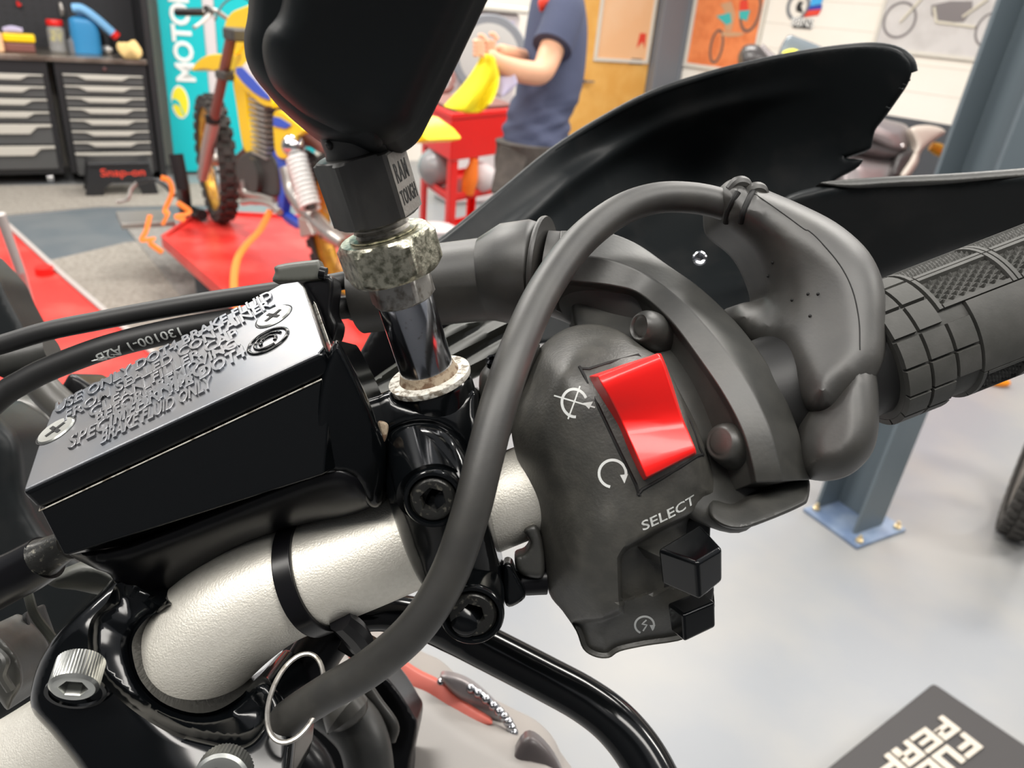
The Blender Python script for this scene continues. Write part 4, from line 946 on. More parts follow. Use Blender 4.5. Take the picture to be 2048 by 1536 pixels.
# ---- handlebar clamp (glossy casting round the bar)
inner = np.array([(300, 1190), (240, 1165), (213, 1205), (182, 1240), (176, 1290), (192, 1345), (250, 1408), (330, 1462), (400, 1486), (495, 1494), (540, 1440), (520, 1380), (400, 1300)])
inn = np.array(cat([tuple(p) for p in inner], 5, True))
def rel_clamp(x, y):
    P = np.c_[np.asarray(x, float), np.asarray(y, float)]; d = polydist(P, inn)*np.where(inside(P, inn), 1, -1)
    return -.0022*(lambda t: t*t*(3-2*t))(np.clip(d/26+.15, 0, 1))-.004*np.clip(d/90, 0, 1)
th = thing('handlebar_clamp', 'glossy black handlebar clamp with silver bolts in the lower left corner', 'clamp', D(300, 1420, .18))
solid(((238, 1150), (290, 1178), (345, 1205), (325, 1222), (292, 1240), (268, 1275), (266, 1310), (282, 1360), (322, 1402), (380, 1424), (432, 1420), (480, 1392), (525, 1352), (560, 1380), (585, 1440), (590, 1500), (560, 1600), (400, 1640), (220, 1640), (160, 1540), (105, 1470), (62, 1415), (72, 1340), (108, 1275), (150, 1230), (200, 1185)),
      [(240, 1160, .174), (90, 1400, .169), (200, 1560, .162), (560, 1450, .168), (420, 1560, .159), (190, 1290, .166), (350, 1400, .166)], .004, 22, .016, 7, 4, rel_clamp, lines=[(inn, (-8, 0, 8, 17))]).obj('cap', 'gloss_black', th, ang=50)
def hexbolt(c, n, r, hgt, hexr, m, parent, name='bolt', knurl=0, side=6, depth=.003, rim=.0006, dm='engrave'):
    """Cap screw: n points out of its face; a real socket is sunk in."""
    f = axframe(c, n, CV(.3, 1, .2)); N = 48; vs = []; g = Geo()
    prof = [(r, -hgt), (r, -rim), (r-rim, 0)]
    nn = knurl or N
    def circ(rr, h, kn=False): 
        out = []
        for k in range(N*2 if knurl else N):
            M = N*2 if knurl else N; t = 2*math.pi*k/M; q = rr*(1-.035*(k % 2)) if kn and knurl else rr; out.append(f.p(q*math.cos(t), q*math.sin(t), h))
        return out
    M = N*2 if knurl else N
    def hx(rr, h): 
        out = []
        for k in range(M):
            t = 2*math.pi*k/M; a = (t % (2*math.pi/side))-math.pi/side; q = rr*math.cos(math.pi/side)/math.cos(a); out.append(f.p(q*math.cos(t), q*math.sin(t), h))
        return out
    rings = [circ(r, -hgt, True), circ(r, -rim*2.2, True), circ(r, -rim), circ(r-rim, 0), circ(r*.78, .0001), hx(hexr*1.06, -.0001), hx(hexr, -.0005), hx(hexr*.98, -depth)]
    g.skin(rings, 1, 1, cap=True)
    return g.obj(name, m, parent, ang=28), f
hexbolt(D(146, 1378, .1515), CV(.16, -.62, .78), .0046, .0060, .0026, 'bolt_steel', th, 'bolt', knurl=1, side=6)
band(D(152, 1384, .1575), CV(.16, -.62, .78), .0050, .0006, .0008)[0].obj('washer', 'gloss_black', th)
hexbolt(D(440, 1566, .152), CV(.12, .0, .98), .0056, .005, .0030, 'bolt_steel', th, 'bolt', knurl=1, side=6)

# ---- brake fluid reservoir / master cylinder
L1, L2, L3 = D(42, 986, .150), D(652, 702, .153), D(602, 560, .187)
LU = nz(L2-L1); LV = (L3-L2); LV = nz(LV-LU*LV.dot(LU)); LN = LU.cross(LV)
if LN.dot(CV(0, 1, .3)) < 0: LN = -LN
FL = Fr(L1, LU, LV); FL.z = LN
def ld(px, py, off=0): r = loc(FL, onplane(px, py, L1+LN*off, LN)); return r[0], r[1]
mc_ = thing('brake_reservoir', 'glossy black brake fluid reservoir with embossed lid beside the clamp', 'reservoir', D(400, 900, .17))
outl = [(42, 986), (640, 708), (652, 694), (610, 572), (600, 561), (566, 566), (408, 656), (130, 796), (100, 824), (72, 895)]
top = [ld(*p) for p in outl]
lidz = -.0052
ct = (sum(p[0] for p in top)/len(top), sum(p[1] for p in top)/len(top))
def sc_(P, k, dx=0, dy=0): return [(ct[0]+(a-ct[0])*k+dx, ct[1]+(b-ct[1])*k+dy) for a, b in P]
lid = Geo().prism(FL, top, lidz, 0).obj('lid', 'gloss_black', mc_, bevel=.0011, seg=3, ang=25)
ct = (sum(p[0] for p in top)/len(top), sum(p[1] for p in top)/len(top))
lidf = Geo().prism(FL, sc_(top, .985), -.0008, .00012).obj('lid_face', 'lid_sheen', lid, bevel=.0004, seg=2, ang=25)  # lid top carries the painted sheen; the black sides stay plain
# body below the lid: tapers to the crease, then tucks under
r0 = [FL.p(a, b, lidz-.0002) for a, b in sc_(top, .995)]
r1 = [FL.p(a, b, lidz-.0165) for a, b in sc_(top, .955)]
r1[0] = D(128, 1112, .1535); 
def adj(ring, i, p): ring[i] = p
r1[1] = D(648, 948, .158); r1[2] = D(672, 935, .161)
r2 = [FL.p(a, b, lidz-.0290) for a, b in sc_(top, .70, .006, .004)]
Geo().skin([r0, r1, r2], 1, 1).obj('body', 'gloss_black', mc_, bevel=.0012, seg=3, ang=22)
Geo().tube([FL.p(a, b, lidz-.00005) for a, b in sc_(top, 1.0)], .00013, 6, 1, closed=True).obj('seam', 'oxide', mc_)
# connecting arm from reservoir to clamp
solid(((655, 712), (672, 680), (690, 702), (722, 765), (752, 835), (768, 880), (775, 950), (762, 1010), (735, 1010), (705, 962), (650, 952), (610, 955), (625, 860), (640, 760)), [(655, 715, .1565), (750, 860, .164), (740, 1000, .170), (620, 940, .162)], .003, 18, .018, 8).obj('mount_arm', 'gloss_black', mc_, ang=50)
solid(((135, 1100), (260, 1085), (610, 950), (700, 940), (752, 1000), (700, 1030), (600, 1050), (480, 1090), (380, 1150), (300, 1215), (245, 1190), (220, 1150), (185, 1135)), [(200, 1120, .166), (600, 980, .168), (740, 1000, .172), (300, 1200, .182)], .005, 40, .012, 10).obj('cylinder_body', 'satin_black', mc_, ang=50)
# lid screws and embossing
def lid_screw(px, py, r):
    a, b = ld(px, py); f = Fr(FL.p(a, b, 0), LU, LV); f.z = LN
    s = Geo().lathe(f, [(r, -.001), (r, .0002), (r*.93, .0005), (r*.2, .0004)], 40).obj('screw', 'bolt_steel', mc_)
    g = Geo(); ff_ = f.rot(35)
    for k in (0, 90): q = ff_.rot(k); q.z = LN; g.box(q, -r*.55, r*.55, -r*.11, r*.11, .00025, .00056)
    g.obj('cross_slot', 'engrave', s)
    Geo().tube([f.p(r*1.07*math.cos(t), r*1.07*math.sin(t), 0) for t in [i*2*math.pi/32 for i in range(32)]], .00022, 6, 1, closed=True).obj('recess_ring', 'engrave', s)
    return f
rs = .0042
lid_screw(548, 634, rs); lid_screw(113, 862, rs)
a, b = ld(537, 683); f = Fr(FL.p(a, b, 0), LU, LV); f.z = LN
g = Geo()
for rr, a0_, a1_ in ((.0046, 0, 6.283), (.0031, .4, 5.2), (.0018, -.6, 3.6)):
    n_ = 30; g.tube([f.p(rr*math.cos(a0_+(a1_-a0_)*k/n_), rr*math.sin(a0_+(a1_-a0_)*k/n_), .0001) for k in range(n_+1)], .00045, 8, 1)
g.obj('emblem', 'gloss_black', lid, ang=60)
def lidtext(s, p0, p1, hgt, m='gloss_black'):
    """one embossed line from pixel to pixel along the lid"""
    a, b = ld(*p0), ld(*p1); v = Vector((b[0]-a[0], b[1]-a[1])); W = v.length; ux = FL.x*(v.x/W)+FL.y*(v.y/W)
    f = Fr(FL.p(a[0], a[1], .0), ux, FL.y); f.z = LN
    g = Geo().text(s, f, 1., .0003, align='LEFT', bev=0.)
    if not g.v: return
    xs = [(v_-f.o).dot(f.x) for v_ in g.v]; k = W/max(xs)
    g2 = Geo().text(s, f, hgt*1.4, .0005, align='LEFT', sx=W/max(xs)/(hgt*1.4), bev=.00016)
    g2.obj('embossed_text', m, lid, ang=25)
lidtext('USE ONLY DOT4 BRAKE FLUID', (112, 822), (545, 592), .0052, 'lid_sheen')
lidtext('FROM SEALED CONTAINER.', (130, 838), (548, 607), .0050, 'lid_sheen')
lidtext('CLEAN FILLER CAP', (180, 832), (476, 668), .0048, 'lid_sheen')
lidtext('BEFORE REMOVING.', (192, 845), (480, 686), .0048, 'lid_sheen')
lidtext('WARNING', (232, 838), (412, 738), .0070, 'lid_sheen')
lidtext('-', (425, 712), (470, 690), .0060, 'lid_sheen')
lidtext('SPECIFIED TYPE DOT4', (140, 890), (492, 705), .0056, 'lid_sheen')
lidtext('BRAKE FLUID ONLY', (205, 880), (425, 768), .0052, 'lid_sheen')

# ---- clamp of the master cylinder with two socket bolts
cl = thing('lever_clamp', 'black two-bolt clamp holding the brake reservoir to the silver bar', 'clamp', D(880, 1050, .17))
solid(((762, 905), (772, 872), (800, 852), (838, 845), (880, 852), (912, 875), (935, 915), (952, 960), (972, 1020), (990, 1090), (1003, 1150), (1006, 1200), (998, 1240), (965, 1272), (930, 1281), (895, 1266), (878, 1230), (858, 1190), (832, 1150), (806, 1090), (786, 1030), (768, 965)),
      [(850, 870, .168), (780, 950, .170), (870, 1000, .160), (900, 1110, .163), (1000, 1170, .172), (943, 1232, .163), (820, 1120, .170)], .0045, 26, .018, 7).obj('cap', 'gloss_black', cl, ang=50)
def boss(px, py, d, n, r, L, m='gloss_black'):
    c = D(px, py, d); f = axframe(c, n, CV(0, 1, 0)); n_ = 48
    Geo().lathe(f, [(r, -L), (r, -.0012), (r*.985, -.0004), (r*.94, 0), (r*.84, 0), (r*.80, -.0006), (r*.795, -.004), (r*.1, -.004)], n_).obj('bolt_boss', m, cl, ang=40)
BN = CV(.02, -.22, .97)
boss(866, 1000, .1535, BN, .0061, .012); boss(944, 1232, .1575, BN, .0067, .010)
hexbolt(D(866, 1001, .1538), BN, .0047, .003, .0026, 'bolt_black', cl); hexbolt(D(944, 1232, .1580), BN, .0051, .003, .0026, 'bolt_black', cl)
Geo().cyl(D(838, 905, .170), D(862, 985, .1575), .0071, 40).obj('upper_boss', 'gloss_black', cl)
solid(((735, 825), (748, 795), (785, 780), (800, 800), (880, 812), (950, 775), (958, 830), (968, 880), (985, 910), (990, 960), (960, 965), (930, 905), (890, 862), (840, 850), (790, 862), (760, 885), (745, 860)), [(750, 800, .176), (870, 830, .175), (950, 800, .178), (975, 950, .177), (960, 880, .176)], .003, 16, .014, 8).obj('mirror_boss_base', 'gloss_black', cl, ang=50)
solid(((738, 855), (755, 842), (775, 850), (770, 880), (752, 905), (742, 885)), [(750, 870, .1655)], .0006, 8, .001, 5).obj('corrosion', 'crust', cl, ang=60)
# ---- mirror stud
SA = nz(CV(-.229, .863, .45)); SB = D(860, 757, .178)
def st(t): return SB+SA*t
sf = axframe(SB, SA, CV(1, 0, 0))
Geo().lathe(sf.at(0, 0, -.014), [(.0090, 0), (.0094, .002), (.0094, .0125), (.0088, .0135)], 44).obj('mirror_boss', 'gloss_black', cl)
stud = thing('threaded_spacer', 'chrome spacer stud with washer and hex top standing on the clamp', 'spacer', SB)
g = Geo().lathe(sf, [(.0096, -.0004), (.0097, .0002), (.0096, .0009), (.0068, .0010)], 60); 
random.seed(2)
g.obj('washer', 'oxide', stud, ang=40)
Geo().lathe(sf, [(.0071, .0009), (.0067, .0017), (.0063, .0030)], 40).obj('dirt_collar', 'crust', stud)
Geo().lathe(sf, [(.0061, .0012), (.0062, .0018), (.0062, .0200), (.0060, .0204)], 64).obj('sleeve', 'chrome', stud)
t0_ = math.atan2(TV.dot(sf.y), TV.dot(sf.x)); rr_ = CV(1, 0, 0); tr_ = math.atan2(rr_.dot(sf.y), rr_.dot(sf.x))
sgn_ = 1 if math.sin(tr_-t0_) > 0 else -1
def rotfor(a): return t0_+sgn_*math.radians(a)-math.pi/6
def hexa(f, R, z0, z1, ch=.0008, rot=0, n=6):
    """hex prism with the rounded chamfer of a nut"""
    M = 72; rings = []
    def ring(z, cap):
        out = []
        for k in range(M):
            t = 2*math.pi*k/M; a = ((t-rot) % (math.pi/3))-math.pi/6; q = R*math.cos(math.pi/6)/math.cos(a); out.append(f.p(min(q, cap)*math.cos(t), min(q, cap)*math.sin(t), z))
        return out
    ap = R*math.cos(math.pi/6)
    for z, c in ((z0, ap*.98), (z0+ch*.5, ap*1.04), (z0+ch*1.4, R*1.01), (z1-ch*1.4, R*1.01), (z1-ch*.5, ap*1.04), (z1, ap*.98)): rings.append(ring(z, c))
    return Geo().skin(rings, 1, 1)
hexa(sf, .0073, .0200, .0262, .0005, rotfor(-8)).obj('hex_top', 'dull_steel', stud, ang=25)
nut = hexa(sf, .0110, .0262, .0352, .0011, rotfor(-7)).obj('lock_nut', 'zinc', label='corroded zinc hex nut under the black mounting hex', cat_='nut', ang=25)
Geo().lathe(sf, [(.0066, .0353), (.0072, .0353), (.0074, .0357), (.0066, .0358)], 48).obj('nut_lip', 'zinc', nut)
# threaded rod
g = Geo(); prof = []; z = .0352
while z < .0412: prof += [(.0054, z), (.0060, z+.0005), (.0054, z+.0010)]; z += .0011
ram = thing('ball_mount', 'black rubber coated ball mount arm rising out of the top of the picture', 'mount', st(.045))
g.lathe(sf, prof, 48).obj('threaded_rod', 'dull_steel', ram, ang=20)
HR = .0096
hx_ = hexa(sf, HR, .0385, .0525, .0005, rotfor(3)).obj('hex_base', 'rubber', ram, ang=25)
Geo().lathe(sf, [(.0066, .0515), (.0063, .054), (.0064, .060), (.0070, .066)], 40).obj('neck', 'rubber', ram)
Geo().ball(st(.0535)+CV(-.004, -.001, .0045), .0013, 8, (.8, 1.3, .8)).obj('mould_nub', 'rubber', ram)
# engraved face of the hex that looks to the right
best = None
for k in range(6):
    t = rotfor(3)+math.pi/6+k*math.pi/3; nrm = sf.x*math.cos(t)+sf.y*math.sin(t); sco = nrm.dot(CV(.97, 0, .25))
    if best is None or sco > best[0]: best = (sco, nrm)
nrm = best[1]; ap = HR*math.cos(math.pi/6); ctr = st(.04525)+nrm*(ap+.00005)
tx_ = nz(SA.cross(nrm)); 
if tx_.dot(CV(1, 0, 0)) < 0: tx_ = -tx_
hf = Fr(ctr, tx_, SA); hf.z = nrm
Geo().box(hf, -.0042, .0042, -.0062, .0062, -.0002, .0001).obj('side_face', 'ram_face', hx_)
Geo().text('RAM', hf.at(-.0004, .0020, .0001), .0054, .0001, sx=.50, space=1.15).obj('lettering', 'ram_text', hx_)
Geo().text('TOUGH', hf.at(0, -.0028, .0001), .0042, .0001, sx=.46, space=1.1).obj('lettering', 'ram_text', hx_)
solid(((512, -190), (700, -190), (760, 100), (770, 285), (700, 283), (640, 272), (575, 225), (520, 170), (494, 125), (488, 75), (496, 25), (500, -60)), [(520, 60, .141), (640, 270, .147), (700, -100, .132)], .007, 40, .006, 12).obj('back_shell', 'hand_guard', ram, ang=60)
solid(((585, -190), (1040, -190), (985, -70), (950, 5), (900, 112), (850, 215), (828, 255), (800, 278), (765, 291), (722, 284), (668, 268), (618, 238), (572, 200), (545, 170), (530, 135), (524, 95), (532, 60), (560, 20), (572, -60)), [(540, 100, .135), (780, 280, .1455), (900, 0, .132), (700, -150, .122)], .008, 60, .006, 12).obj('front_shell', 'hand_guard', ram, ang=60)

# ---- thick black cable sweeping over everything
cb = [(500, 1500, .172), (575, 1438, .166), (650, 1388, .161), (740, 1335, .157), (830, 1256, .153), (895, 1155, .1515), (940, 1030, .151), (968, 920, .1525), (1000, 800, .156), (1042, 680, .162), (1092, 575, .170), (1158, 485, .179), (1235, 424, .187), (1310, 397, .1915), (1385, 396, .194), (1450, 410, .195), (1500, 430, .196)]
Geo().tube([D(*p) for p in cb], .00385, 32, 7).obj('control_cable', 'rubber', label='thick grey black cable arching from the clamp to the grip cover', cat_='cable', ang=60)
# metal ring and hose bundle under the bar
ringc = D(592, 1392, .163)
f = Fr(ringc, CV(1, -.1, .0), nz(CV(.0, .64, -.77)))
Geo().tube([f.p(.0053*math.cos(t), .0099*math.sin(t)) for t in [i*2*math.pi/40 for i in range(40)]], .00055, 8, 1, closed=True).obj('key_ring', 'dull_steel', label='thin metal ring hanging where the thick cable starts', cat_='ring')
Geo().tube([D(*p) for p in ((560, 1500, .20), (585, 1400, .196), (625, 1320, .195), (672, 1250, .198))], .0062, 24).obj('hose', 'satin_black', label='smooth black hose rising behind the metal ring', cat_='hose')
Geo().tube([D(*p) for p in ((520, 1520, .205), (548, 1420, .202), (580, 1340, .202), (610, 1280, .205))], .0040, 20).obj('hose', 'satin_black', label='thinner black hose beside the clamp under the bar', cat_='hose')
pipe = [(640, 1262, .205), (700, 1235, .206), (770, 1225, .208), (850, 1240, .212), (905, 1262, .216), (960, 1289, .218), (1090, 1356, .218), (1170, 1400, .216), (1232, 1448, .213), (1285, 1515, .210), (1325, 1600, .206), (1350, 1700, .202)]
Geo().tube([D(*p) for p in pipe], [.0043, .0046, .0050, .0056, .0060, .0061, .0062, .0063, .0065, .0068, .0070, .0070], 36, 8).obj('guard_tube', 'gloss_black', label='glossy black bent tube dropping to the bottom edge', cat_='tube', ang=60)

# ---- hoses above the reservoir
Geo().tube([D(*p) for p in ((-80, 712, .20), (0, 690, .20), (95, 662, .20), (200, 641, .201), (300, 622, .202), (430, 600, .204), (560, 581, .207), (640, 570, .21), (700, 559, .213), (780, 548, .22))], .0025, 24).obj('brake_hose', 'rubber_dark', label='upper thin black hose passing above the reservoir lid', cat_='hose', ang=60)
low = Geo().tube([D(*p) for p in ((-90, 880, .198), (0, 794, .20), (50, 762, .20), (100, 737, .20), (200, 699, .20), (300, 672, .201), (400, 652, .203), (520, 634, .206), (620, 622, .21), (700, 614, .214), (790, 606, .22))], .0032, 28)
lo = low.obj('brake_hose', 'rubber_dark', label='lower black hose printed with small white part numbers', cat_='hose', ang=60); lb = low.bvh()
p0_, p1_ = D(348, 657, .194), D(178, 716, .194); xd = nz(p1_-p0_); f = Fr(p0_, xd, xd.cross(CV(0, 0, 1))); 
if f.y.dot(CV(0, -1, 0)) < 0: f.y = -f.y
f.z = CV(0, 0, 1)
g = Geo().text('130100-1 A2B', f, .0030, .00004, align='LEFT', sx=1.0)
xs = max((v-f.o).dot(f.x) for v in g.v); k = (p1_-p0_).length/xs
g = Geo().text('130100-1 A2B', f, .0030, .00004, align='LEFT', sx=k)
cA, cB, cC = D(348, 657, .194), D(263, 684, .194), D(178, 716, .194)
W = (p1_-p0_).length
for i, v in enumerate(g.v):       # follow the bend of the hose
    s = (v-f.o).dot(f.x)/W; chord = p0_+xd*(s*W); curve = cA*((1-s)*(1-2*s))+cB*(4*s*(1-s))+cC*(s*(2*s-1)); g.v[i] = v+(curve-chord)
g.fine(.0003).drape(lb, -CV(0, 0, 1), .00012).obj('printed_number', 'print_white', lo)
cp = thing('hose_clip', 'black metal clip holding the two hoses beside the reservoir lid', 'clip', D(620, 580, .2))
solid(((550, 545), (556, 530), (628, 520), (640, 524), (646, 548), (640, 562), (552, 566)), [(600, 540, .196)], .002, 8, .003, 5).obj('plate', 'olive_grey', cp, ang=50)
solid(((604, 560), (645, 548), (668, 560), (664, 620), (676, 650), (668, 682), (655, 672), (636, 620)), [(640, 600, .197)], .002, 10, .008, 6).obj('bracket', 'satin_black', cp, ang=50)
Geo().cyl(D(640, 545, .1945), D(652, 548, .1945), .0016).obj('hinge_pin', 'satin_black', cp)

# ---- throttle cable neck
neck = [(720, 588, .218, .0112), (800, 578, .216, .0112), (880, 569, .213, .0112), (968, 559, .211, .0113), (978, 558, .2107, .0116), (1018, 549, .209, .0138), (1066, 545, .2075, .0141), (1074, 545, .2073, .0134), (1082, 545, .207, .0120)]
tn = thing('throttle_housing', 'dark plastic throttle housing with curved hoop beside the red switch', 'housing', D(1350, 800, .2))
Geo().tube([D(*p[:3]) for p in neck], [p[3] for p in neck], 48, 1).obj('cable_neck', 'rubber', tn, ang=40)
nf = axframe(D(1086, 545, .207), D(1105, 547, .206)-D(1066, 545, .2075), CV(0, 0, 1))
Geo().lathe(nf, [(.0118, -.0006), (.0148, -.0006), (.0150, 0), (.0148, .0007), (.0118, .0007)], 56).obj('collar', 'rubber', tn)
nk2 = [(1086, 545, .207, .0112), (1130, 552, .2065, .0116), (1190, 570, .2055, .0125), (1260, 610, .205, .0135), (1330, 680, .205, .014)]
Geo().tube([D(*p[:3]) for p in nk2], [p[3] for p in nk2], 40, 5).obj('inner_neck', 'rubber', tn, ang=40)
ringsP = [  # outer, rim inner, deep inner
    ((1120, 462, .199), (1112, 560, .190), (1110, 620, .200)),
    ((1200, 462, .198), (1172, 565, .189), (1150, 640, .202)),
    ((1270, 486, .197), (1228, 572, .188), (1195, 670, .204)),
    ((1335, 530, .194), (1280, 588, .187), (1240, 690, .205)),
    ((1405, 580, .188), (1340, 640, .180), (1275, 730, .198)),
    ((1482, 656, .182), (1402, 722, .1735), (1320, 780, .190)),
    ((1548, 750, .177), (1448, 790, .1690), (1365, 840, .185)),
    ((1593, 852, .174), (1485, 862, .1660), (1395, 900, .182)),
    ((1613, 935, .173), (1504, 925, .1650), (1412, 960, .181)),
    ((1620, 960, .173), (1512, 965, .1655), (1425, 1000, .181))]
R_ = []
for O_, I_, E_ in ringsP:
    mid = tuple((O_[i]*.5+I_[i]*.5) for i in range(2))+(min(O_[2], I_[2])*.5+(O_[2]+I_[2])*.25-.0012,)
    i2 = (I_[0]-.10*(I_[0]-E_[0]), I_[1]+.1*(E_[1]-I_[1]), I_[2]+.004)
    R_.append([D(*O_[:2], O_[2]+.022), D(*O_[:2], O_[2]+.010), D(*O_), D(*mid), D(*I_), D(*i2), D(*E_), D(*E_[:2], E_[2]+.016)])
# keep the rim crisp: no smoothing around, only along
Geo().skin(R_, 1, 6).obj('hoop', 'plastic', tn, ang=24, bevel=.0009, seg=3)
solid(((1506, 990), (1540, 978), (1600, 958), (1619, 962), (1616, 1000), (1600, 1014), (1540, 1040), (1485, 1058), (1445, 1052), (1420, 1030), (1425, 1000), (1470, 1010)), [(1500, 1020, .170), (1610, 980, .176)], .002, 8, .018, 6).obj('lower_block', 'plastic', tn, ang=50)
solid(((1140, 600), (1230, 590), (1320, 640), (1420, 760), (1500, 880), (1530, 970), (1505, 1052), (1440, 1062), (1330, 1000), (1220, 840)), [(1200, 640, .196), (1330, 760, .182), (1450, 950, .178), (1500, 960, .181)], .004, 30, .014, 12).obj('rear_shell', 'plastic', tn, ang=50)
Geo().tube([D(1282, 652, .1795), D(1286, 653, .1800), D(1300, 660, .183), D(1330, 684, .190), D(1360, 705, .196)], [.0022, .0036, .0045, .0048, .0050], 28, 6).obj('screw_boss', 'plastic', tn, ang=60)
Geo().tube([D(1440, 884, .1685), D(1445, 885, .1692), D(1460, 890, .172), D(1495, 912, .178), D(1530, 935, .184)], [.0024, .0040, .0049, .0053, .0056], 28, 6).obj('screw_boss', 'plastic', tn, ang=60)
sg = sbar(1480, 830)[0]; fg = axframe(A0+AX*sg, AX, TV)
Geo().lathe(fg, [(.014, 0), (.0145, .002), (.0145, .014), (.0140, .016), (.0140, .034)], 56).obj('throttle_tube', 'rubber_dark', tn)

# ---- cable boot over the throttle
bt = thing('cable_boot', 'grey black moulded rubber boot between the throttle hoop and grip', 'boot', D(1640, 650, .2))
btop = solid(((1432, 398), (1438, 378), (1455, 362), (1476, 356), (1492, 362), (1502, 372), (1516, 371), (1534, 380), (1600, 408), (1672, 445), (1728, 492), (1758, 540), (1771, 592), (1773, 650), (1768, 720), (1740, 770), (1700, 800), (1660, 830), (1610, 820), (1568, 760), (1535, 712), (1500, 690), (1470, 655), (1462, 630), (1478, 608), (1520, 600), (1532, 585), (1515, 535), (1490, 495), (1450, 462), (1434, 440)),
      [(1450, 400, .197), (1600, 430, .192), (1760, 600, .181), (1500, 560, .202), (1480, 640, .204), (1650, 800, .177), (1600, 700, .187), (1750, 740, .176)], .011, 84, .012, 8)
btop.obj('cover', 'rubber', bt, ang=60)
lobe = solid(((1655, 760), (1680, 728), (1715, 712), (1738, 718), (1752, 745), (1758, 800), (1757, 860), (1745, 905), (1715, 940), (1680, 958), (1640, 962), (1605, 950), (1585, 900), (1590, 850), (1620, 800)), [(1600, 900, .181), (1740, 800, .175)], .011, 62, .014, 8)
lobe.obj('lower_lobe', 'rubber', bt, ang=60)
bb = btop.bvh()
def onto(bvh, px, py, off):
    r = ray(px, py); h = bvh.ray_cast(CAM, r, 1.0); return h[0]-nz(r)*off if h[0] is not None else None
def draw(bvh, pts, r, name, m, parent, off=0., closed=False, sm=5):
    P = cat([tuple(p) for p in pts], sm, closed) if sm > 1 else pts
    W = [onto(bvh, p[0], p[1], off) for p in P]; W = [q for q in W if q is not None]
    if len(W) > 1: return Geo().tube(W, r, 6, 1, closed=closed).obj(name, m, parent)
draw(bb, ((1470, 362), (1520, 395), (1570, 430), (1608, 458), (1618, 462), (1640, 482), (1680, 530), (1705, 580), (1718, 640), (1720, 700)), .00016, 'seam', 'engrave', bt)
for px, py in ((1545, 525), (1536, 552), (1616, 588), (1636, 588), (1584, 600), (1620, 632)):
    q = onto(bb, px, py, 0)
    if q is not None: Geo().ball(q, .0004, 6).obj('pit', 'engrave', bt)
for x in (1462, 1492):
    P = [(x+14, 384), (x+4, 402), (x-6, 425), (x-10, 445)]
    W = [onto(bb, a, b, -.0003) for a, b in P]; W = [q for q in W if q is not None]
    Geo().tube(W, .0008, 10, 5).obj('slot', 'engrave', bt)
for x, y in ((1476, 362), (1508, 374)):
    Geo().tube([D(x-18, y+18, .1905), D(x-2, y+4, .190), D(x+14, y+6, .1905), D(x+24, y+20, .1915)], [.0012, .0016, .0016, .001], 10).obj('rib', 'rubber', bt)

# ---- grip
s0 = sbar(1742, 760)[0]; GR = .0170
grp = thing('handlebar_grip', 'black rubber grip with diamond waffle panels at the right edge', 'grip', A0+AX*(s0+.03))
fgp = axframe(A0+AX*s0, AX, TV)      # x across up/down, y towards viewer?
# angle 0 = towards the viewer, positive = up
EU = -PD
def gp(s, th_, r): t = math.radians(th_); return A0+AX*(s0+s)+TV*(r*math.cos(t))+EU*(r*math.sin(t))
LG = .085
g = Geo().lathe(Fr(A0+AX*s0, TV, EU) if (TV.cross(EU)).dot(AX) > 0 else Fr(A0+AX*s0, EU, TV), [(GR-.0012, 0), (GR-.0009, .0005), (GR-.0009, LG)], 90)
g.obj('sleeve', 'grip_rubber', grp)
pads = Geo()
def pad(s1, s2, t1, t2, r0=GR-.0011, r1=GR+.0003):
    n = max(2, int(abs(t2-t1)/6)); vs = []
    for r in (r0, r1):
        e = .00018 if r == r1 else 0; ea = .6 if r == r1 else 0
        for s in (s1+e, s2-e):
            for k in range(n+1): vs.append(gp(s, t1+ea+(t2-t1-2*ea)*k/n, r))
    m = n+1; f = []
    for k in range(n):
        f += [(k, k+1, m+k+1, m+k), (2*m+k, 3*m+k, 3*m+k+1, 2*m+k+1), (k, 2*m+k, 2*m+k+1, k+1), (m+k, m+k+1, 3*m+k+1, 3*m+k)]
    f += [(0, m, 3*m, 2*m), (m-1, 3*m-1, 4*m-1, 2*m-1)]
    pads.add(vs, f)
for i, t1 in enumerate(range(-180, 180, 24)):
    for c, (a, b) in enumerate(((0, .0058), (.0063, .0122))): pad(a, b, t1+.9, t1+23.1)
    if -50 < t1 < 0: pad(.0127, .0185, t1+.9, t1+23.1)
pads.obj('blocks', 'grip_rubber', grp, ang=30)
pads = Geo()
def frame_(s1, s2, t1, t2, b=.0013, bt=4.5):
    pad(s1, s1+b, t1, t2); pad(s2-b, s2, t1, t2); pad(s1+b, s2-b, t1, t1+bt); pad(s1+b, s2-b, t2-bt, t2)
def waffle(s1, s2, t1, t2, ds=.0021, dt=6.2):
    g = Geo(); i = 0; s = s1
    while s < s2-ds*.5:
        t = t1+(dt/2 if i % 2 else 0)
        while t < t2-dt*.5:
            c = gp(s+ds/2, t+dt/2, GR+.00015); b = [gp(s, t+dt/2, GR-.001), gp(s+ds/2, t, GR-.001), gp(s+ds, t+dt/2, GR-.001), gp(s+ds/2, t+dt, GR-.001)]
            g.add(b+[c], [(0, 1, 4), (1, 2, 4), (2, 3, 4), (3, 0, 4)]); t += dt
        s += ds*.62; i += 1
    g.obj('waffle_panel', 'grip_rubber', grp, ang=10)
for (t1, t2) in ((22, 58), (58, 92), (92, 130), (-76, -40), (-112, -76)):
    lo_ = .0128 if t1 > 0 else .019
    for (a, b) in ((lo_, .0128+.0200), (.0328, .0328+.026), (.0588, .083)):
        frame_(a, b, t1, t2); waffle(a+.0014, b-.0014, t1+4.5, t2-4.5)
pad(.0190, .083, -40, 22); pads.obj('pad_frames', 'grip_rubber', grp, ang=30)
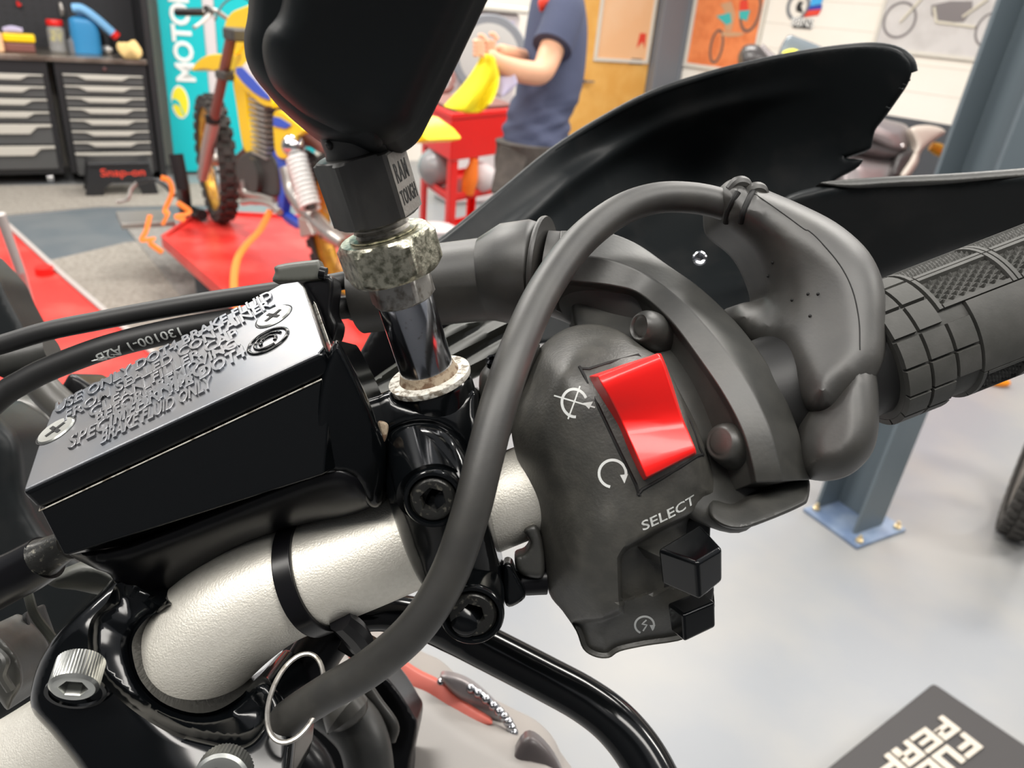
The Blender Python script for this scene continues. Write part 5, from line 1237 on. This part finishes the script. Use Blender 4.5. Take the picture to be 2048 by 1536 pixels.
q = gp(.0345, 2, GR+.0006); f = axframe(q, gp(.0345, 2, 1)-gp(.0345, 2, 0)); Geo().lathe(f, [(.0026, -.0006), (.0026, .0001), (.0021, .0002), (.0017, -.0002), (.0008, .0)], 32).obj('round_stud', 'grip_rubber', grp)
# ---- switch housing
def poly_rel(P, depth, wd):
    P = np.array(P, float)
    def fn(x, y):
        Q = np.c_[np.asarray(x, float), np.asarray(y, float)]; d = polydist(Q, P)*np.where(inside(Q, P), 1, -1)
        return depth*np.clip(.5+d/wd, 0, 1)
    return fn
ra = poly_rel([(1238, 1118), (1250, 1098), (1322, 1058), (1420, 1010), (1450, 1010), (1450, 1150), (1330, 1180), (1240, 1205)], -.0075, 7)
rb = poly_rel([(1100, 1250), (1205, 1238), (1242, 1222), (1245, 1195), (1330, 1165), (1460, 1120), (1460, 1360), (1080, 1360)], -.0045, 9)
def rel_sw(x, y): return np.minimum(ra(x, y), rb(x, y))
swb = thing('switch_housing', 'dark plastic switch housing with red stop switch on the bar', 'switch housing', D(1230, 950, .18))
swg = solid(((1030, 790), (1050, 738), (1085, 690), (1130, 658), (1180, 648), (1235, 660), (1290, 697), (1328, 722), (1355, 775), (1398, 862), (1434, 972), (1431, 995), (1417, 1010), (1416, 1060), (1420, 1120), (1428, 1190), (1424, 1230), (1375, 1276), (1290, 1292), (1240, 1303), (1218, 1316), (1190, 1314), (1166, 1298), (1152, 1262), (1125, 1222), (1098, 1186), (1088, 1120), (1076, 1040), (1050, 965), (1028, 895), (1022, 840)),
      [(1035, 850, .180), (1078, 1040, .180), (1050, 760, .186), (1105, 860, .1745), (1155, 1000, .1735), (1110, 740, .177), (1180, 655, .186), (1250, 720, .1755), (1200, 850, .1705), (1330, 800, .1715), (1300, 960, .1690), (1410, 990, .1735), (1200, 1050, .1700), (1180, 1150, .1735), (1190, 1300, .180), (1390, 1260, .178), (1330, 1130, .173), (1100, 1180, .181)],
      .0075, 74, .022, 7, 4, rel_sw, power=1.6, lines=[([(1420, 1010), (1322, 1058), (1252, 1097), (1240, 1116), (1241, 1150), (1243, 1205), (1236, 1228), (1205, 1239), (1100, 1250)], (-6, -3, 0, 3, 6)), ([(1248, 1203), (1330, 1168), (1420, 1136)], (-6, -3, 0, 3, 6))])
swg.obj('shell', 'plastic_dusty', swb, ang=42); sv = swg.bvh()
solid(((958, 760), (968, 735), (1000, 705), (1040, 690), (1080, 690), (1060, 760), (1030, 850), (1000, 900), (980, 860), (962, 810)), [(1000, 780, .184)], .004, 24, .010, 8).obj('left_lug', 'plastic', swb, ang=50)
hexbolt(D(984, 716, .180), CV(-.1, .75, .6), .0016, .002, .0008, 'gloss_black', swb, 'lug_screw')
# red rocker
def K(px, py, d): return D(px, py, d)
kt = [K(1199, 748, .1535), K(1306, 708, .1550), K(1326, 722, .1560), K(1244, 843, .1580), K(1364, 838, .1600), K(1294, 958, .1560), K(1388, 900, .1580)]
rows = []
def lerp(a, b, t): return a+(b-a)*t
top_pts = [  # (left px, right px, dL, dR) rows down the rocker
    ((1196, 752), (1316, 706), .1548, .1572), ((1205, 770), (1325, 722), .1538, .1562), ((1222, 800), (1342, 775), .1556, .1578), ((1243, 842), (1363, 836), .1586, .1606),
    ((1262, 885), (1378, 868), .1572, .1594), ((1284, 935), (1389, 895), .1556, .1580), ((1293, 955), (1390, 906), .1560, .1584)]
base_pts = [((1171, 752), (1322, 706)), ((1180, 775), (1332, 730)), ((1198, 812), (1348, 775)), ((1222, 866), (1366, 830)), ((1240, 908), (1380, 868)), ((1264, 950), (1392, 898)), ((1278, 972), (1394, 910))]
rings = []
for (tl, tr, dl, dr), (bl_, br) in zip(top_pts, base_pts):
    a, b = K(*tl, dl), K(*tr, dr); c, d_ = K(*bl_, .171), K(*br, .1725)
    rings.append([c, lerp(c, a, .5), a, lerp(a, b, .33), lerp(a, b, .67), b, lerp(b, d_, .5), d_])
Geo().skin(rings, 1, 3).obj('stop_switch', 'switch_red', swb, bevel=.0011, seg=4, ang=28)
# worn chip on the red rocker
# dark slot round the rocker
P = [(1169, 752), (1178, 738), (1318, 700), (1334, 720), (1399, 896), (1394, 912), (1284, 979), (1272, 970)]
draw(sv, P, .0004, 'slot', 'engrave', swb, closed=True, sm=3)
def hexah(a, name, m, par, bev=.0009):
    g = Geo().add(a, [(0, 1, 2, 3), (7, 6, 5, 4), (0, 4, 5, 1), (1, 5, 6, 2), (2, 6, 7, 3), (3, 7, 4, 0)]); return g.obj(name, m, par, bevel=bev, seg=4, ang=20)
# select button: top face (left, near, right, far) then the same lower down
hexah([D(1314, 1098, .158), D(1394, 1126, .1505), D(1446, 1096, .1545), D(1400, 1046, .163), D(1322, 1168, .162), D(1399, 1202, .154), D(1446, 1162, .158), D(1400, 1130, .168)], 'select_button', 'gloss_black', swb)
hexah([D(1272, 1092, .1705), D(1340, 1122, .163), D(1370, 1100, .168), D(1330, 1068, .176), D(1282, 1112, .1725), D(1345, 1142, .166), D(1375, 1120, .170), D(1335, 1085, .178)], 'select_lever', 'plastic', swb, .0004)
hexah([D(1334, 1206, .168), D(1366, 1230, .1615), D(1431, 1203, .165), D(1400, 1180, .173), D(1342, 1262, .170), D(1369, 1285, .1635), D(1432, 1254, .167), D(1402, 1240, .175)], 'start_button', 'gloss_black', swb, .0007)
solid(((1318, 1075), (1360, 1045), (1415, 1030), (1420, 1100), (1425, 1200), (1370, 1210), (1330, 1190)), [(1370, 1100, .175)], .001, 8, .008, 8).obj('button_well', 'black', swb, ang=50)
# printed marks
def mark_arc(c, r, a0, a1, name, arrow=True, w_=.00032, par=None, tri=.0013, ex=1., rot=0):
    n = 26; pts = []
    for k in range(n+1):
        t = math.radians(a0+(a1-a0)*k/n); x, y = r*math.cos(t)*ex, r*math.sin(t); pts.append((x, y))
    ca, sa = math.cos(math.radians(rot)), math.sin(math.radians(rot))
    P = [(c[0]+x*ca-y*sa, c[1]+x*sa+y*ca) for x, y in pts]
    strip(P, name, w_*9500, par)
def strip(P, name, wpx, par, m='print_white'):
    """flat printed stroke laid on the housing"""
    Q_ = [P[0]]
    for a, b in zip(P, P[1:]):
        k = max(1, int(math.hypot(b[0]-a[0], b[1]-a[1])/4)); Q_ += [(a[0]+(b[0]-a[0])*j/k, a[1]+(b[1]-a[1])*j/k) for j in range(1, k+1)]
    P = Q_
    g = Geo(); n = len(P); vs = []
    P2 = []
    for i in range(n):
        a, b = P[max(i-1, 0)], P[min(i+1, n-1)]; dx, dy = b[0]-a[0], b[1]-a[1]; L = math.hypot(dx, dy) or 1
        P2.append(((P[i][0]-dy/L*wpx/2, P[i][1]+dx/L*wpx/2), (P[i][0]+dy/L*wpx/2, P[i][1]-dx/L*wpx/2)))
    for a, b in P2:
        for q in (a, b): h = onto(sv, q[0], q[1], .00006); vs.append(h if h is not None else D(q[0], q[1], .17))
    g.add(vs, [(2*i, 2*i+1, 2*i+3, 2*i+2) for i in range(n-1)]); return g.obj(name, m, par, fix=False)
def filled(P, name, par, m='print_white'):
    vs = [onto(sv, *q, .00006) for q in P]; return Geo().add(vs, [tuple(range(len(P)))]).obj(name, m, par, fix=False)
def arcp(cx, cy, rx, ry, a0, a1, rot=0, n=28):
    out = []; ca, sa = math.cos(math.radians(rot)), math.sin(math.radians(rot))
    for k in range(n+1):
        t = math.radians(a0+(a1-a0)*k/n); x, y = rx*math.cos(t), ry*math.sin(t); out.append((cx+x*ca-y*sa, cy+x*sa+y*ca))
    return out
# off mark: circle arrow crossed out (screen angles, y down)
strip(arcp(1149, 806, 25, 28, 100, 352, -15), 'off_mark_ring', 5.5, swb)
filled([(1178, 818), (1166, 806), (1186, 803)], 'off_mark_arrow', swb)
strip([(1108, 791), (1149, 803), (1190, 815)], 'off_mark_stroke', 3, swb); strip([(1160, 772), (1149, 803), (1136, 838)], 'off_mark_stroke', 3, swb)
strip(arcp(1225, 947, 27, 27, 105, 370, -5), 'run_mark_ring', 5.5, swb)
filled([(1249, 967), (1240, 950), (1256, 948)], 'run_mark_arrow', swb)
strip(arcp(1289, 1250, 19, 17, 120, 400, -5), 'start_mark_ring', 4, swb, 'print_white')
filled([(1305, 1262), (1299, 1250), (1311, 1250)], 'start_mark_arrow', swb)
strip([(1293, 1240), (1284, 1248), (1294, 1250), (1286, 1262)], 'start_mark_bolt', 3, swb)
# SELECT lettering
pa, pb_ = onto(sv, 1283, 1054, .0), onto(sv, 1389, 998, .0)
xd = nz(pb_-pa); f = Fr(pa, xd, CV(.35, .93, 0)); f.z = CV(0, 0, 1)
g = Geo().text('SELECT', f, .0029, .00003, align='LEFT'); xs = max((v-f.o).dot(f.x) for v in g.v); g = Geo().text('SELECT', f, .0031, .00003, align='LEFT', sx=(pb_-pa).length/xs*.0029/.0031)
g.fine(.0008).drape(sv, -CV(0, 0, 1), .00012).obj('select_lettering', 'print_white', swb)
# adjuster under the housing (left)
ad = thing('wire_connector', 'black plug and clip between the lever clamp and switch housing', 'connector', D(1040, 1160, .18))
Geo().tube([D(990, 1150, .182), D(1030, 1165, .181), D(1090, 1160, .182)], [.0040, .0030, .0034], 16, 4).obj('plug', 'satin_black', ad)
solid(((1006, 1132), (1022, 1126), (1032, 1145), (1046, 1172), (1050, 1196), (1018, 1214), (1006, 1190)), [(1030, 1160, .174)], .002, 7, .005, 6).obj('clip', 'gloss_black', ad, ang=50)
solid(((1030, 1115), (1050, 1105), (1060, 1085), (1048, 1060), (1072, 1050), (1086, 1090), (1088, 1150), (1060, 1155), (1035, 1142)), [(1060, 1110, .178)], .002, 8, .006, 6).obj('bracket', 'plastic', ad, ang=50)

# ---- hand guard
up_edge = [(700, 600), (780, 545), (890, 472), (1000, 382), (1100, 300), (1200, 236), (1300, 184), (1400, 150), (1500, 124), (1600, 104), (1690, 92), (1750, 89), (1795, 98), (1818, 118), (1824, 140)]
ue = np.array(cat(up_edge, 6))
def opendist(P, L):
    A = L[:-1]; B = L[1:]; d = B-A; t = np.clip(((P[:, None]-A)*d).sum(2)/((d*d).sum(1)+1e-9), 0, 1); q = A+t[..., None]*d
    return np.sqrt(((P[:, None]-q)**2).sum(2)).min(1)
def rel_g(x, y):
    Q = np.c_[x, y]; d = opendist(Q, ue); f_ = np.clip((1650-np.asarray(x))/500, 0, 1); return .005*np.exp(-((d-75)/20)**2)*f_+.005*np.exp(-((d-215)/24)**2)*np.clip((1350-np.asarray(x))/200, 0, 1)
gd = thing('hand_guard', 'large black plastic hand guard with cracked tip behind the grip', 'hand guard', D(1400, 350, .3))
hg = solid(((700, 640), (700, 600), (780, 545), (890, 472), (1000, 382), (1100, 300), (1200, 236), (1300, 184), (1400, 150), (1500, 124), (1600, 104), (1690, 92), (1750, 89), (1795, 98), (1818, 118), (1824, 140), (1816, 168), (1795, 200), (1768, 238), (1750, 262), (1744, 290), (1738, 300), (1715, 308), (1692, 316), (1722, 318), (1726, 322), (1712, 338), (1680, 355), (1660, 380), (1700, 450), (1700, 600), (1560, 660), (1350, 700), (1150, 680), (950, 700)),
      [(890, 480, .285), (1300, 190, .315), (1700, 100, .290), (1820, 140, .275), (1400, 380, .355), (1100, 520, .300), (1600, 560, .30), (1000, 640, .28), (1700, 330, .31), (1200, 300, .33)], .002, 9, .003, 8, 3, rel_g)
hg.obj('shell', 'hand_guard', gd, ang=60)
GF = field([(890, 480, .285), (1300, 190, .315), (1700, 100, .290), (1820, 140, .275), (1400, 380, .355), (1100, 520, .300), (1600, 560, .30), (1000, 640, .28), (1700, 330, .31), (1200, 300, .33)])
UE = cat(up_edge, 4)
Geo().tube([D(p[0]+2, p[1]+5, float(GF(np.array([p[0]]), np.array([p[1]]))[0])+.0005) for p in UE], .0016, 14, 1).obj('rim', 'hand_guard', gd, ang=60)
for x, y, a in ((1812, 158, 40), (1805, 168, 60), (1798, 176, 30), (1772, 214, 50)):
    Geo().tube([D(x, y, .276), D(x+6, y+3, .276), D(x+8, y-2+a*.08, .276)], .0003, 5, 3).obj('frayed_edge', 'hand_guard', gd)
solid(((1640, 372), (1700, 363), (1800, 357), (1900, 352), (2000, 345), (2060, 339), (2140, 335), (2140, 480), (2000, 490), (1880, 520), (1770, 560), (1680, 600), (1560, 560), (1520, 470), (1560, 400)), [(1640, 372, .262), (2050, 345, .245), (1800, 450, .272), (1900, 490, .272), (1600, 520, .285)], .007, 26, .010, 11).obj('lower_arm', 'hand_guard', gd, ang=60)
b_, _ = hexbolt(D(1400, 516, .245), CV(-.1, .0, 1), .0023, .003, .0011, 'chrome', gd, 'bolt')
solid(((1640, 366), (1700, 358), (1800, 352), (1900, 347), (2000, 340), (2140, 330), (2140, 346), (2000, 357), (1900, 364), (1800, 368), (1700, 374)), [(1640, 372, .258), (2050, 345, .241)], .001, 6, .004, 6).obj('arm_lip', 'plastic', gd, ang=60)
# lever and mount plate glimpsed below the cable neck
def rel_l(x, y):
    d = (np.asarray(x)*.5+np.asarray(y)*.866); return .0012*np.sin(d/6.0)
solid(((690, 812), (740, 762), (830, 700), (900, 650), (1010, 632), (1060, 650), (1010, 720), (940, 760), (860, 800), (760, 850), (700, 856)), [(720, 820, .235), (1000, 660, .235)], .002, 10, .006, 8, 3, rel_l).obj('brake_lever', 'olive_grey', label='dull grey brake lever behind the chrome spacer stud', cat_='lever', ang=40)
solid(((728, 690), (760, 640), (800, 625), (900, 640), (880, 680), (800, 760), (760, 800), (712, 800), (690, 770)), [(780, 700, .245)], .003, 12, .01, 9).obj('lever_guard_plate', 'satin_black', label='black plate behind the chrome spacer stud', cat_='plate', ang=50)

# ---- lower left: hoses, wiring and dash behind the reservoir
Geo().tube([D(*p) for p in ((-90, 1215, .185), (0, 1165, .184), (50, 1140, .183), (92, 1115, .182))], [.0058, .0058, .0057, .0054], 32, 5).obj('banjo_hose', 'satin_black', label='fat black hose entering below the left end of the reservoir', cat_='hose')
Geo().tube([D(84, 1118, .1815), D(112, 1102, .181), D(140, 1088, .180)], [.0050, .0040, .0036], 24, 2).obj('hose_fitting', 'bolt_black', label='grey metal hose fitting under the reservoir corner', cat_='fitting')
solid(((-120, 840), (30, 860), (60, 1000), (130, 1100), (240, 1160), (180, 1250), (110, 1330), (60, 1420), (-120, 1440)), [(0, 1100, .25)], .01, 40, .02, 18).obj('dash_cover', 'hand_guard', label='matt black dash cover at the left edge behind the hoses', cat_='cover', ang=50)
solid(((95, 1160), (150, 1128), (200, 1130), (240, 1160), (215, 1190), (150, 1180), (110, 1175)), [(160, 1150, .20)], .005, 20, .01, 7).obj('grey_bracket', 'olive_grey', label='olive grey bracket between the hose fitting and the clamp', cat_='bracket', ang=50)
Geo().tube([D(*p) for p in ((55, 1185, .20), (70, 1230, .20), (100, 1270, .20), (125, 1300, .20))], .0012, 10).obj('wire', 'olive_grey', label='thin grey wire running down beside the clamp', cat_='wire')
cn = thing('wiring_plug', 'grey plastic wiring plug at the left picture edge', 'plug', D(20, 1340, .19))
solid(((-30, 1260), (10, 1280), (40, 1320), (46, 1365), (28, 1400), (14, 1420), (-10, 1390), (-30, 1390)), [(0, 1340, .192)], .003, 10, .01, 7).obj('shell', 'plastic', cn, ang=50)
Geo().tube([D(-10, 1300, .187), D(10, 1322, .186), D(5, 1350, .186), D(22, 1380, .187)], .0011, 8).obj('latch', 'plastic', cn)
solid(((-20, 1265), (20, 1258), (50, 1225), (60, 1240), (90, 1340), (60, 1370), (40, 1310), (0, 1280)), [(40, 1300, .205)], .003, 10, .006, 7).obj('wiring_cover', 'rubber_dark', label='black cover strip behind the wiring plug', cat_='cover', ang=50)
solid(((-80, 500), (-10, 545), (20, 600), (60, 680), (50, 705), (-80, 720)), [(0, 620, .42)], .006, 14, .02, 9).obj('mirror_arm', 'hand_guard', label='black frame piece at the left edge above the hoses', cat_='frame', ang=50)
Geo().tube([D(5, 722, .26), D(60, 712, .26), D(105, 700, .26)], [.006, .0055, .005], 20, 3).obj('lamp_mount', 'plastic', label='dark round mount under the upper hose at the left', cat_='mount')
Geo().tube([D(*p) for p in ((60, 745, .30), (100, 790, .30), (140, 830, .30), (180, 900, .30))], .006, 20).obj('frame_tube', 'grey_pipe', label='pale grey tube going down behind the reservoir', cat_='tube')
solid(((130, 762), (150, 748), (210, 790), (240, 830), (200, 900), (150, 850), (118, 800)), [(170, 820, .31)], .004, 12, .02, 8).obj('fork_cover', 'satin_black', label='black fork cover glimpsed above the reservoir lid', cat_='cover', ang=50)
solid(((-60, 800), (40, 790), (110, 830), (150, 940), (60, 1040), (-60, 1000)), [(50, 900, .33)], .01, 30, .02, 12).obj('side_fairing', 'grey_pipe', label='dim grey panel at the left behind the lower hose', cat_='fairing', ang=50)

# ---- bodywork under the bar
tk = thing('front_bodywork', 'pale fairing panel with red streak at the bottom centre', 'fairing', D(850, 1500, .32))
solid(((640, 1310), (700, 1262), (760, 1290), (830, 1335), (872, 1356), (912, 1392), (962, 1428), (1025, 1462), (1085, 1496), (1130, 1560), (1160, 1700), (560, 1700), (570, 1480)), [(700, 1300, .36), (1100, 1540, .30), (700, 1600, .30)], .012, 60, .02, 14).obj('panel', 'tank_white', tk, ang=60)
solid(((700, 1266), (760, 1292), (830, 1340), (880, 1366), (920, 1402), (980, 1440), (975, 1450), (920, 1438), (850, 1402), (770, 1352), (700, 1320)), [(700, 1300, .346), (1000, 1440, .312)], .0008, 26, .003, 8).obj('red_streak', 'tank_red', tk, ang=60)  # thin red strip laid over the pale panel
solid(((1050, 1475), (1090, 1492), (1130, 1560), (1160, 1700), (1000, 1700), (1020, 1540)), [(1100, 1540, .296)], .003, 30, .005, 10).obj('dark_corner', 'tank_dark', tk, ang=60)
cr = thing('beaded_ring', 'chrome beaded ring edge sitting on the pale fairing', 'ring', D(950, 1400, .33))
rg = [D(*p) for p in ((884, 1349, .342), (920, 1352, .338), (955, 1370, .334), (990, 1400, .330), (1012, 1425, .327), (1024, 1450, .325))]
rg = [p+CV(.001, .002, .014) for p in rg]
g = Geo().tube(rg, .0014, 10, 6); q = cat([tuple(p) for p in rg], 5)
for p in q[::2]: g.ball(Vector(p), .0021, 7)
g.obj('beads', 'chrome', cr)
solid(((880, 1352), (920, 1356), (960, 1380), (1005, 1425), (1020, 1450), (980, 1440), (920, 1400)), [(950, 1400, .323)], .002, 12, .004, 7).obj('dial_face', 'fairing_grey', cr, ang=50)
Geo().lathe(axframe(D(935, 1552, .30), CV(0, .2, 1)), [(.0090, -.002), (.0090, 0), (.0060, .001), (.0058, .004), (.0010, .0042)], 40).obj('fairing_screw', 'bolt_steel', label='light screw head at the bottom edge on the pale fairing', cat_='screw')
bk_ = thing('dark_bracket', 'black bracket with hoses at the bottom left of the pale fairing', 'bracket', D(740, 1450, .28))
solid(((620, 1400), (700, 1340), (745, 1330), (790, 1370), (826, 1425), (836, 1455), (820, 1540), (810, 1640), (600, 1640), (590, 1480)), [(720, 1440, .285)], .004, 10, .015, 10).obj('plate', 'satin_black', bk_, ang=50)
Geo().tube([D(*p) for p in ((715, 1345, .27), (750, 1400, .27), (785, 1450, .27), (780, 1480, .27))], .0022, 14).obj('rod', 'grey_pipe', bk_)
Geo().tube([D(*p) for p in ((610, 1380, .265), (690, 1430, .265), (730, 1490, .262), (745, 1600, .26))], [.008, .009, .0085, .008], 20).obj('dark_hose', 'plastic', bk_)
Geo().tube([D(*p) for p in ((655, 1400, .26), (690, 1425, .258), (700, 1440, .258))], [.004, .0085, .006], 18, 3).obj('collar', 'grey_pipe', bk_)
Geo().tube([D(*p) for p in ((560, 1470, .23), (620, 1540, .23), (640, 1640, .23))], [.006, .007, .007], 20).obj('fork_cap_nut', 'satin_black', label='black rounded fork top beside the clamp at the bottom', cat_='fork cap')
